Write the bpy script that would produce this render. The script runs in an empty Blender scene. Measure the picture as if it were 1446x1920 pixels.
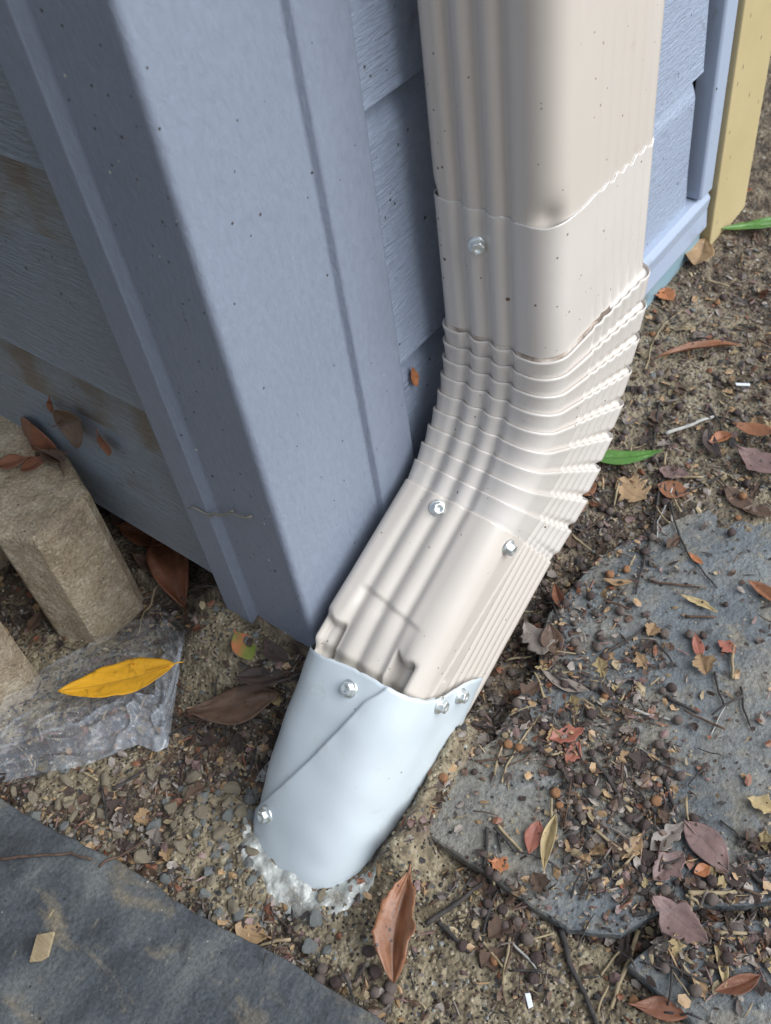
import bpy, bmesh, math, random
from math import sin, cos, pi, radians, exp, sqrt, atan2
from mathutils import Vector, Matrix, noise
from mathutils.bvhtree import BVHTree
random.seed(7)
SC = bpy.context.scene
COL = SC.collection
# ---------------------------------------------------------------- camera
CP = Vector((-.2157, -.3037, .5291)); YAW, PIT, ROL, FPX = radians(45.2816), radians(48.3129), radians(-10.4772), 1840.86
def cam_axes():
    F = Vector((cos(PIT)*cos(YAW), cos(PIT)*sin(YAW), -sin(PIT))); R = Vector((sin(YAW), -cos(YAW), 0)); U = R.cross(F)
    return cos(ROL)*R + sin(ROL)*U, -sin(ROL)*R + cos(ROL)*U, F
CR, CU, CF = cam_axes()
cd = bpy.data.cameras.new('camera'); cam = bpy.data.objects.new('camera', cd); COL.objects.link(cam); SC.camera = cam
m = Matrix.Identity(4)
for i in range(3): m[i][0] = CR[i]; m[i][1] = CU[i]; m[i][2] = -CF[i]; m[i][3] = CP[i]
cam.matrix_world = m
cd.sensor_fit = 'VERTICAL'; cd.sensor_height = 24; cd.lens = FPX/1920*24; cd.clip_start = .01; cd.clip_end = 500
cd.dof.use_dof = True; cd.dof.focus_distance = .60; cd.dof.aperture_fstop = 9
# ---------------------------------------------------------------- light
w = bpy.data.worlds.new('World'); SC.world = w; w.use_nodes = True
nt = w.node_tree; bg = nt.nodes['Background']; sky = nt.nodes.new('ShaderNodeTexSky')
sky.sky_type = 'NISHITA'; sky.sun_disc = False
SUN = Vector((.24, -.72, .66)).normalized()
sky.sun_elevation = math.asin(SUN.z); sky.sun_rotation = atan2(SUN.x, SUN.y); sky.air_density = 1.0; sky.dust_density = 2.0; sky.ozone_density = 1.0
hs = nt.nodes.new('ShaderNodeHueSaturation'); hs.inputs['Saturation'].default_value = .5; nt.links.new(sky.outputs[0], hs.inputs['Color']); nt.links.new(hs.outputs[0], bg.inputs[0]); bg.inputs[1].default_value = .085
sl = bpy.data.lights.new('sun', 'SUN'); sl.energy = 2.5; sl.angle = radians(60); sl.color = (.88, .94, 1)
so = bpy.data.objects.new('sun', sl); COL.objects.link(so); so.rotation_euler = (-SUN).to_track_quat('-Z', 'Y').to_euler(); so.location = SUN*5
SC.view_settings.view_transform = 'Standard'; SC.view_settings.look = 'None'; SC.view_settings.gamma = 1; SC.view_settings.exposure = .62

# ---------------------------------------------------------------- materials
def mat(name, base=(.5, .5, .5), rough=.5, metal=0, cols=None, scale=40, detail=6, stretch=None, bump=0, bscale=200, bdist=.0006, bstretch=None,
        specks=None, coat=0, spec=.5, alpha=1, trans=0, distort=0, dirt=None, sub=0, grain=None):
    """cols: [(pos,colour)...] ramp over noise. specks: (scale, size, colour). dirt: (scale, lo, hi, colour)"""
    M = bpy.data.materials.new(name); M.use_nodes = True; n = M.node_tree.nodes; l = M.node_tree.links
    P = n['Principled BSDF']; P.inputs['Roughness'].default_value = rough; P.inputs['Metallic'].default_value = metal
    P.inputs['Base Color'].default_value = (*base, 1); P.inputs['Coat Weight'].default_value = coat; P.inputs['Specular IOR Level'].default_value = spec
    P.inputs['Alpha'].default_value = alpha; P.inputs['Transmission Weight'].default_value = trans
    if sub: P.inputs['Subsurface Weight'].default_value = sub; P.inputs['Subsurface Scale'].default_value = .003
    tc = n.new('ShaderNodeTexCoord')
    def coord(st):
        if st is None: return tc.outputs['Object']
        mp = n.new('ShaderNodeMapping'); mp.inputs['Scale'].default_value = st; l.new(tc.outputs['Object'], mp.inputs[0]); return mp.outputs[0]
    def nz(sc, st=None, det=6, ds=0, ro=.55):
        t = n.new('ShaderNodeTexNoise'); t.inputs['Scale'].default_value = sc; t.inputs['Detail'].default_value = det; t.inputs['Roughness'].default_value = ro
        t.inputs['Distortion'].default_value = ds; l.new(coord(st), t.inputs[0]); return t.outputs[0]
    cur = None
    if cols:
        r = n.new('ShaderNodeValToRGB'); e = r.color_ramp.elements
        while len(e) < len(cols): e.new(.5)
        for q, (p, c) in zip(e, cols): q.position = p; q.color = (*c, 1)
        l.new(nz(scale, stretch, detail, distort), r.inputs[0]); cur = r.outputs[0]
    def mix(fac, a, b):
        x = n.new('ShaderNodeMix'); x.data_type = 'RGBA'; l.new(fac, x.inputs[0])
        if a is None: x.inputs[6].default_value = (*base, 1)
        else: l.new(a, x.inputs[6])
        x.inputs[7].default_value = (*b, 1); return x.outputs[2]
    for d in (dirt or []):
        mr = n.new('ShaderNodeMapRange'); mr.inputs[1].default_value = d[1]; mr.inputs[2].default_value = d[2]; l.new(nz(d[0], d[4] if len(d) > 4 else None, 8, .5, .65), mr.inputs[0]); cur = mix(mr.outputs[0], cur, d[3])
    for s in (specks or []):
        v = n.new('ShaderNodeTexVoronoi'); v.inputs['Scale'].default_value = s[0]; l.new(coord(s[4] if len(s) > 4 else None), v.inputs[0])
        # only some of the cells carry a speck
        sep = n.new('ShaderNodeSeparateColor'); l.new(v.outputs['Color'], sep.inputs[0])
        a = n.new('ShaderNodeMath'); a.operation = 'LESS_THAN'; l.new(sep.outputs[0], a.inputs[0]); a.inputs[1].default_value = s[3]
        sz = n.new('ShaderNodeMath'); sz.operation = 'MULTIPLY'; l.new(sep.outputs[1], sz.inputs[0]); sz.inputs[1].default_value = s[1]
        b = n.new('ShaderNodeMath'); b.operation = 'LESS_THAN'; l.new(v.outputs['Distance'], b.inputs[0]); l.new(sz.outputs[0], b.inputs[1])
        c = n.new('ShaderNodeMath'); c.operation = 'MULTIPLY'; l.new(a.outputs[0], c.inputs[0]); l.new(b.outputs[0], c.inputs[1])
        cur = mix(c.outputs[0], cur, s[2])
    if grain and cur is not None:
        q = nz(grain[0], grain[2] if len(grain) > 2 else None, 4, 0, .7); mr = n.new('ShaderNodeMapRange'); mr.inputs[1].default_value = .3; mr.inputs[2].default_value = .7; mr.inputs[3].default_value = 1-grain[1]; mr.inputs[4].default_value = 1+grain[1]; l.new(q, mr.inputs[0])
        vm = n.new('ShaderNodeVectorMath'); vm.operation = 'SCALE'; l.new(cur, vm.inputs[0]); l.new(mr.outputs[0], vm.inputs['Scale']); cur = vm.outputs[0]
    if cur is not None: l.new(cur, P.inputs['Base Color'])
    if bump:
        B = n.new('ShaderNodeBump'); B.inputs['Strength'].default_value = bump; B.inputs['Distance'].default_value = bdist
        l.new(nz(bscale, bstretch, 5, .8 if bstretch else 0, .6), B.inputs['Height']); l.new(B.outputs[0], P.inputs['Normal'])
    return M
DK = (.035, .028, .022)
def siding_mat(name, st, base, f=1.0):
    b = tuple(c*f for c in base)
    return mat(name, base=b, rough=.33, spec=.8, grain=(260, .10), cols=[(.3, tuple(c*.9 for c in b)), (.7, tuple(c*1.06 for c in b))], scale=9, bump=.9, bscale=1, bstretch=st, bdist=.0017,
               dirt=[(22, .60, .78, (.13, .12, .10))], specks=[(190, .25, DK, .05), (330, .32, (.05, .04, .03), .05), (160, .15, (.6, .58, .5), .04)])
BL = (.225, .256, .322)
M = {}
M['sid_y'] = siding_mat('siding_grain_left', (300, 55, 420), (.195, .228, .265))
M['sid_x_lit'] = siding_mat('siding_grain_right_lit', (60, 300, 420), (.33, .385, .49))  # house siding paint, lightened: stronger light on this wall put into the colour
M['post'] = mat('corner_post_paint', base=BL, rough=.42, grain=(300, .07, (1, 1, .4)), cols=[(.3, tuple(c*.94 for c in BL)), (.7, tuple(c*1.05 for c in BL))], scale=8, bump=.6, bscale=1, bstretch=(330, 330, 130), bdist=.0009,
                dirt=[(14, .66, .85, (.2, .19, .17))], specks=[(170, .18, DK, .025), (360, .28, (.05, .04, .03), .04), (150, .12, (.65, .62, .55), .04)])
M['trim'] = mat('trim_paint', base=(.36, .42, .53), rough=.35, bump=.15, bscale=120, dirt=[(30, .6, .8, (.18, .17, .13))], specks=[(140, .25, DK, .12)])
M['teal'] = mat('flashing_paint', base=(.22, .33, .38), rough=.5, dirt=[(25, .5, .75, (.17, .19, .17))], specks=[(140, .25, DK, .12)])
M['found'] = mat('foundation', base=(.05, .045, .04), rough=.95, cols=[(.3, (.03, .027, .025)), (.7, (.09, .08, .065))], scale=60, bump=1, bscale=180, bdist=.002)
M['tan'] = mat('tan_paint', base=(.50, .40, .21), rough=.5, cols=[(.3, (.46, .37, .19)), (.7, (.53, .43, .235))], scale=12, specks=[(160, .3, DK, .10, (1, 1, .35)), (90, .2, (.2, .12, .06), .08)])
PB = (.61, .55, .485)
pspecks = [(230, .15, (.10, .08, .06), .035), (360, .25, (.16, .12, .10), .05), (90, .06, (.06, .05, .04), .03, (1, 1, .5))]
M['pipe'] = mat('beige_downspout_enamel', base=PB, rough=.24, cols=[(.3, tuple(c*.96 for c in PB)), (.7, tuple(c*1.03 for c in PB))], scale=10, coat=.25, bump=.10, bscale=60, bdist=.0008,
                dirt=[(30, .66, .86, (.44, .37, .31)), (60, .60, .85, (.68, .62, .56), (1, 1, .12))], specks=pspecks)
M['elbow'] = mat('beige_elbow_enamel', base=(.64, .59, .54), rough=.27, cols=[(.3, (.62, .57, .515)), (.7, (.66, .61, .56))], scale=14, coat=.2, bump=.12, bscale=90, bdist=.0008,
                 dirt=[(55, .66, .84, (.45, .38, .31))], specks=pspecks+[(170, .25, (.2, .13, .09), .05)])
M['grime_shade'] = mat('grimy_shaded_enamel_fold', base=(.3, .24, .19), rough=.8, cols=[(.42, (.55, .49, .43)), (.52, (.40, .33, .27)), (.64, (.17, .13, .10))], scale=70, detail=8)  # brown grime plus the shade of the pleat crevices, painted into the colour
M['sleeve'] = mat('pale_sheet_metal_paint', base=(.60, .66, .69), rough=.34, cols=[(.3, (.57, .63, .66)), (.7, (.62, .675, .70))], scale=14, bump=.15, bscale=45, bdist=.001, dirt=[(50, .61, .80, (.50, .50, .46)), (150, .70, .76, (.42, .40, .36))], specks=[(80, .05, (.2, .2, .2), .10), (240, .2, (.35, .33, .3), .04)])
M['edge'] = mat('cut_metal_edge', base=(.75, .75, .74), rough=.3, metal=.6)
M['zinc'] = mat('zinc_screw', base=(.78, .82, .80), rough=.28, metal=.75, bump=.2, bscale=500, bdist=.0002, dirt=[(300, .6, .75, (.5, .5, .42))])
M['block'] = mat('tan_concrete', rough=.95, grain=(450, .40), cols=[(.3, (.24, .185, .12)), (.45, (.32, .255, .17)), (.56, (.37, .30, .21)), (.7, (.46, .39, .29))], scale=60, detail=12, bump=1, bscale=380, bdist=.0022,
                 dirt=[(16, .54, .68, (.25, .195, .135)), (160, .58, .66, (.42, .36, .26))],
                 specks=[(300, .30, (.09, .07, .05), .10), (380, .32, (.5, .46, .38), .07)])
M['slate'] = mat('blue_slate', rough=.55, grain=(420, .38), cols=[(.32, (.038, .041, .044)), (.46, (.066, .073, .079)), (.56, (.092, .099, .101)), (.72, (.15, .155, .15))], scale=17, detail=14, distort=.5, stretch=(1, 1.5, 1), bump=.9, bscale=80, bdist=.0022,
                 dirt=[(17, .56, .70, (.20, .165, .115), (1.7, 1, 1)), (60, .62, .74, (.19, .165, .125), (1, 2.2, 1)), (45, .60, .74, (.03, .03, .03))], specks=[(260, .25, (.03, .025, .02), .08), (300, .2, (.3, .28, .24), .05)])
M['slate_d'] = mat('dusty_slate', rough=.7, grain=(380, .32), cols=[(.28, (.09, .10, .105)), (.5, (.145, .16, .168)), (.72, (.20, .21, .205))], scale=16, detail=10, distort=.8, bump=1, bscale=120, bdist=.0035,
                   dirt=[(9, .46, .66, (.23, .205, .16)), (38, .52, .67, (.215, .19, .145)), (110, .60, .72, (.24, .215, .17)), (75, .60, .72, (.06, .05, .042))], specks=[(210, .34, (.05, .04, .033), .20), (300, .3, (.33, .29, .22), .08), (150, .28, (.06, .045, .04), .12)])
M['stone'] = mat('pebble_tan', rough=.9, cols=[(.3, (.26, .21, .14)), (.7, (.52, .44, .32))], scale=90, bump=1, bscale=400, bdist=.0015)
M['stone_g'] = mat('pebble_grey', rough=.8, cols=[(.3, (.14, .145, .14)), (.7, (.33, .34, .32))], scale=90, bump=1, bscale=400, bdist=.001)
def leafmat(name, c, rough=.5, k=.55, spots=(.05, .02, .012), sa=.12, k2=1.25):
    X = mat(name, base=c, rough=rough, cols=[(.25, tuple(x*k for x in c)), (.5, c), (.8, tuple(min(1, x*k2) for x in c))], scale=55, bump=.7, bscale=160, bdist=.0008,
               specks=[(260, .35, spots, sa)], dirt=[(140, .56, .72, tuple(x*.45 for x in c))])
    n = X.node_tree.nodes; l = X.node_tree.links; P = n['Principled BSDF']; src = P.inputs['Base Color'].links[0].from_socket
    uv = n.new('ShaderNodeUVMap'); uv.uv_map = 'UVMap'; sp = n.new('ShaderNodeSeparateXYZ'); l.new(uv.outputs[0], sp.inputs[0])
    def mt_(op, a, b=None):
        q = n.new('ShaderNodeMath'); q.operation = op
        for i, z in enumerate((a, b)):
            if z is None: continue
            if isinstance(z, (int, float)): q.inputs[i].default_value = z
            else: l.new(z, q.inputs[i])
        return q.outputs[0]
    av = mt_('ABSOLUTE', mt_('SUBTRACT', sp.outputs[1], .5)); mid = mt_('LESS_THAN', av, .022)
    ph = mt_('FRACT', mt_('SUBTRACT', mt_('MULTIPLY', sp.outputs[0], 9), mt_('MULTIPLY', av, 5))); side = mt_('MULTIPLY', mt_('LESS_THAN', ph, .10), .45)
    f = mt_('MULTIPLY', mt_('MAXIMUM', mid, side), .6)
    x = n.new('ShaderNodeMix'); x.data_type = 'RGBA'; l.new(f, x.inputs[0]); l.new(src, x.inputs[6]); x.inputs[7].default_value = (*[min(1, z*.5+.02) for z in c], 1); l.new(x.outputs[2], P.inputs['Base Color'])
    return X
M['l_rust'] = leafmat('leaf_rust', (.20, .078, .040)); M['l_red'] = leafmat('leaf_red', (.33, .115, .075)); M['l_tan'] = leafmat('leaf_tan', (.36, .23, .12)); M['l_brown'] = leafmat('leaf_brown', (.115, .070, .046))
M['l_dark'] = leafmat('leaf_dark', (.062, .042, .034)); M['l_purple'] = leafmat('leaf_purple', (.20, .125, .112)); M['l_yellow'] = leafmat('leaf_yellow', (.72, .36, .022), .4, .85, (.55, .16, .02), .05, 1.05)
M['l_green'] = leafmat('leaf_green', (.085, .20, .035), .3, .8, (.05, .14, .02), .02); M['l_copper'] = leafmat('leaf_copper', (.27, .115, .055), .38, .6); M['l_redgreen'] = mat('leaf_redgreen', rough=.4, cols=[(.35, (.5, .12, .07)), (.5, (.2, .2, .05)), (.7, (.13, .2, .04))], scale=35)
M['l_straw'] = leafmat('leaf_straw', (.45, .34, .17)); M['l_grey'] = leafmat('leaf_grey', (.24, .20, .17)); M['l_orange'] = leafmat('leaf_orange', (.42, .16, .065))
M['bark'] = mat('bark_dark', rough=.85, cols=[(.3, (.022, .02, .02)), (.7, (.07, .058, .052))], scale=120, bump=1, bscale=500, bdist=.0006)
M['bark_r'] = mat('bark_brown', rough=.8, cols=[(.3, (.05, .028, .02)), (.7, (.14, .085, .055))], scale=120, bump=1, bscale=500, bdist=.0006)
M['straw'] = mat('dry_straw', rough=.7, cols=[(.3, (.2, .15, .085)), (.7, (.42, .33, .2))], scale=120)
M['pale'] = mat('pale_stem', rough=.7, cols=[(.3, (.25, .25, .24)), (.7, (.5, .48, .43))], scale=120)
M['wood'] = mat('wood_chip', rough=.85, cols=[(.3, (.22, .16, .09)), (.7, (.42, .33, .2))], scale=20, stretch=(8, 1, 1), bump=1, bscale=1, bstretch=(900, 120, 300), bdist=.0008)
M['berry'] = mat('berry_dark', rough=.55, cols=[(.3, (.035, .022, .022)), (.7, (.10, .065, .055))], scale=150, bump=.8, bscale=500, bdist=.0006)
M['berry_g'] = mat('berry_grey', rough=.7, cols=[(.3, (.08, .062, .055)), (.7, (.19, .145, .12))], scale=150, bump=.8, bscale=500, bdist=.0006)
M['berry_o'] = mat('berry_orange', rough=.6, cols=[(.3, (.16, .06, .025)), (.7, (.42, .22, .10))], scale=150, bump=.8, bscale=500, bdist=.0006)
M['white'] = mat('white_scrap', base=(.75, .77, .8), rough=.5)
M['web'] = mat('web_strand', base=(.26, .24, .19), rough=.9)

# ---------------------------------------------------------------- helpers
def prop(o, label=None, cat=None, group=None, kind=None):
    if label: o['label'] = label
    if cat: o['category'] = cat
    if group: o['group'] = group
    if kind: o['kind'] = kind
    return o
def link(name, me, mt, parent=None, smooth=True):
    o = bpy.data.objects.new(name, me); COL.objects.link(o)
    for x in (mt if isinstance(mt, (list, tuple)) else [mt]):
        if x is not None: me.materials.append(x)
    if smooth: me.polygons.foreach_set('use_smooth', [True]*len(me.polygons))
    if parent is not None: o.parent = parent
    return o
def mk(name, vs, fs, mt, parent=None, smooth=True, mi=None):
    me = bpy.data.meshes.new(name); me.from_pydata([tuple(v) for v in vs], [], fs)
    o = link(name, me, mt, parent, smooth)
    if mi: me.polygons.foreach_set('material_index', mi)
    me.update(); return o
def empty(name, loc=(0, 0, 0)):
    o = bpy.data.objects.new(name, None); COL.objects.link(o); o.location = loc; o.empty_display_size = .02; return o
def settle(o, loc):
    """move a mesh's origin to loc without moving the mesh"""
    loc = Vector(loc); o.data.transform(Matrix.Translation(-loc)); o.location = loc; return o
def bevel(o, wd=.001, seg=2, ang=35):
    b = o.modifiers.new('b', 'BEVEL'); b.width = wd; b.segments = seg; b.limit_method = 'ANGLE'; b.angle_limit = radians(ang); return o
def extrude_profile(name, prof, a, b, axis, mt, parent=None, bv=.0008, n=1, closed=True):
    """prof list of 2D points (other two axes), extruded along axis from a to b"""
    k = len(prof); vs = []; fs = []
    for j in range(n+1):
        t = a+(b-a)*j/n
        for p in prof: vs.append((t, p[0], p[1]) if axis == 'x' else (p[0], t, p[1]) if axis == 'y' else (p[0], p[1], t))
    for j in range(n):
        for i in range(k if closed else k-1): fs.append((j*k+i, j*k+(i+1) % k, (j+1)*k+(i+1) % k, (j+1)*k+i))
    if closed: fs.append(tuple(range(k))[::-1]); fs.append(tuple(n*k+i for i in range(k)))
    o = mk(name, vs, fs, mt, parent, smooth=False)
    bm = bmesh.new(); bm.from_mesh(o.data); bmesh.ops.recalc_face_normals(bm, faces=bm.faces); bm.to_mesh(o.data); bm.free()
    if bv: bevel(o, bv)
    return o
def box(name, lo, hi, mt, parent=None, bv=.001):
    return extrude_profile(name, [(lo[1], lo[2]), (hi[1], lo[2]), (hi[1], hi[2]), (lo[1], hi[2])], lo[0], hi[0], 'x', mt, parent, bv)
def tube(name, pts, rad, mt, parent=None, seg=7, caps=True):
    vs = []; fs = []; n = len(pts); pts = [Vector(p) for p in pts]
    up = Vector((.13, .21, .97))
    for i, p in enumerate(pts):
        d = (pts[min(i+1, n-1)]-pts[max(i-1, 0)]).normalized(); a = d.cross(up).normalized(); b = d.cross(a)
        r = rad[i] if isinstance(rad, (list, tuple)) else rad
        for k in range(seg): vs.append(p + a*(r*cos(2*pi*k/seg)) + b*(r*sin(2*pi*k/seg)))
    for i in range(n-1):
        for k in range(seg): fs.append((i*seg+k, i*seg+(k+1) % seg, (i+1)*seg+(k+1) % seg, (i+1)*seg+k))
    fs.append(tuple(range(seg))[::-1]); fs.append(tuple((n-1)*seg+k for k in range(seg)))
    return mk(name, vs, fs, mt, parent)
def ray(px, py): return (CF + CR*((px-723)/FPX) - CU*((py-960)/FPX)).normalized()
def hitmesh(objs, px, py):
    best = None
    for o in objs:
        dg = bpy.context.evaluated_depsgraph_get(); t = BVHTree.FromObject(o, dg); mw = o.matrix_world
        loc, nor, _, d = t.ray_cast(CP-Vector(o.location), ray(px, py))
        if loc is not None and (best is None or d < best[2]):
            best = (loc+Vector(o.location), nor if nor.dot(ray(px, py)) < 0 else -nor, d)
    return best
def nz(x, y, z=0., s=1.): return noise.noise(Vector((x*s, y*s, z*s)))
def sst(a, b, x): t = max(0, min(1, (x-a)/(b-a))); return t*t*(3-2*t)

# ---------------------------------------------------------------- ground
def G0(x, y):
    g = -.074
    g += .029*sst(.12, .50, x)                                  # the soil rises towards the far end of the wall
    yy = max(0, -y); xx = max(0., -x)
    if x > 0: g += .012*exp(-(yy/.05)**2)
    dc = sqrt(max(0, abs(x+.002)-.006)**2 + max(0, abs(y-.045)-.045)**2)
    g += .054*exp(-(dc/.036)**2)                                # mortar banked against the corner post
    if abs(x) < .3 and abs(y) < .3: g += .024*exp(-(dseg(x, y, (-.066, -.108), (.018, -.096))/.013)**2)   # mortar banked against the front of the sleeve
    return g
def zray(px, py, H):
    d = ray(px, py); z = -.06
    for _ in range(14):
        p = CP + d*((z-CP.z)/d.z); z = .5*z+.5*H(p.x, p.y)
    p = CP + d*((z-CP.z)/d.z); return p
def dseg(x, y, a, b):
    ax, ay = a; bx, by = b; dx, dy = bx-ax, by-ay; L = dx*dx+dy*dy or 1e-9
    t = max(0, min(1, ((x-ax)*dx+(y-ay)*dy)/L)); return sqrt((x-ax-t*dx)**2+(y-ay-t*dy)**2)
def wpoly(pts, H=G0): return [zray(x, y, H).xy for x, y in pts]
def inpoly(x, y, P):
    c = False; j = len(P)-1
    for i in range(len(P)):
        if (P[i][1] > y) != (P[j][1] > y) and x < (P[j][0]-P[i][0])*(y-P[i][1])/(P[j][1]-P[i][1])+P[i][0]: c = not c
        j = i
    return c
def dseg(x, y, a, b):
    ax, ay = a; bx, by = b; dx, dy = bx-ax, by-ay; L = dx*dx+dy*dy or 1e-9
    t = max(0, min(1, ((x-ax)*dx+(y-ay)*dy)/L)); return sqrt((x-ax-t*dx)**2+(y-ay-t*dy)**2)
def sdist(x, y, P):
    d = min(dseg(x, y, P[i-1], P[i]) for i in range(len(P))); return d if inpoly(x, y, P) else -d
SL = {
 'left': ([(-500, 1330), (-80, 1440), (0, 1500), (85, 1550), (200, 1606), (280, 1652), (352, 1708), (430, 1747), (500, 1782), (575, 1826), (650, 1874), (725, 1918), (900, 2030), (700, 2500), (-500, 2500)], -.060),
 'mid': ([(803, 1560), (842, 1482), (868, 1430), (930, 1385), (1010, 1250), (1030, 1150), (1130, 1040), (1290, 965), (1446, 930), (1640, 900), (1700, 1500), (1560, 1660), (1400, 1690), (1250, 1695), (1165, 1748), (1064, 1738)], -.0610),
 'low': ([(1183, 1812), (1240, 1760), (1330, 1730), (1460, 1725), (1640, 1700), (1800, 1900), (1500, 2100), (1310, 1925)], -.0595)}
SLW = {k: (wpoly(p, lambda a, b, z=z: z), z) for k, (p, z) in SL.items()}
MORT = [wpoly(p) for p in (
 [(560, 1690), (660, 1640), (760, 1560), (800, 1570), (930, 1660), (1060, 1745), (1180, 1815), (1320, 1930), (1300, 2200), (900, 2100), (760, 1940), (640, 1870), (560, 1800)],
 [(395, 1120), (470, 1160), (540, 1215), (560, 1260), (470, 1290), (400, 1330), (330, 1330), (330, 1230)],
 [(60, 1470), (100, 1430), (300, 1400), (330, 1420), (240, 1480), (180, 1515), (110, 1520)],
 [(350, 1500), (450, 1480), (490, 1560), (520, 1680), (480, 1740), (420, 1735), (330, 1650), (300, 1590)],
 [(820, 1380), (900, 1330), (880, 1420), (840, 1480), (800, 1550), (740, 1580), (790, 1480)],
 [(40, 1180), (260, 1200), (320, 1170), (350, 1260), (160, 1330), (0, 1420), (-60, 1300)])]
DUST = [wpoly(p) for p in ([(1230, 740), (1330, 700), (1446, 760), (1500, 980), (1380, 960), (1290, 900), (1180, 890)], [(1000, 600), (1400, 600), (1400, 900), (1150, 880), (1100, 800)])]
def mortar(x, y):
    m = 0
    if abs(x) > .8 or abs(y) > .8: return 0
    for P in MORT: m = max(m, sst(-.004, .006, sdist(x, y, P)+.006*nz(x, y, 3, 60)))
    return m
def G(x, y):
    g = G0(x, y)
    if abs(x) < 1 and abs(y) < 1.2:
        g += .0035*nz(x, y, 1, 22)+.0022*nz(x, y, 2, 80)+.0012*nz(x, y, 5, 230)
    return g
def Gm(x, y):
    g = G(x, y); mm = mortar(x, y)
    return g + mm*(.004+.0012*noise.cell(Vector((x*190, y*190, 0)))+.0022*abs(nz(x, y, 9, 120)))
TAB = {}
def tabl(x, y):
    i = (x-TAB['x0'])/.003; j = (y-TAB['y0'])/.003; a, b = int(i), int(j)
    if i < 0 or j < 0 or a+1 >= TAB['nx'] or b+1 >= TAB['ny']: return None
    f, g = i-a, j-b; Z = TAB['z']; r0, r1 = Z[b], Z[b+1]
    return (r0[a]*(1-f)+r0[a+1]*f)*(1-g)+(r1[a]*(1-f)+r1[a+1]*f)*g
def H(x, y):
    g = tabl(x, y) if TAB else None
    if g is None: g = Gm(x, y)
    for P, z in SLW.values():
        if inpoly(x, y, P): g = max(g, z+.0005)
    return g
def at(px, py): return zray(px, py, H)
def axis(lo, hi, st, far):
    a = []; x = lo
    while x < hi: a.append(x); x += st
    r = []; d = st
    while x < far: r.append(x); d *= 1.35; x += d
    lft = []; x = lo; d = st
    while x > -far: d *= 1.35; x -= d; lft.append(x)
    return lft[::-1]+a+r
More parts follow.
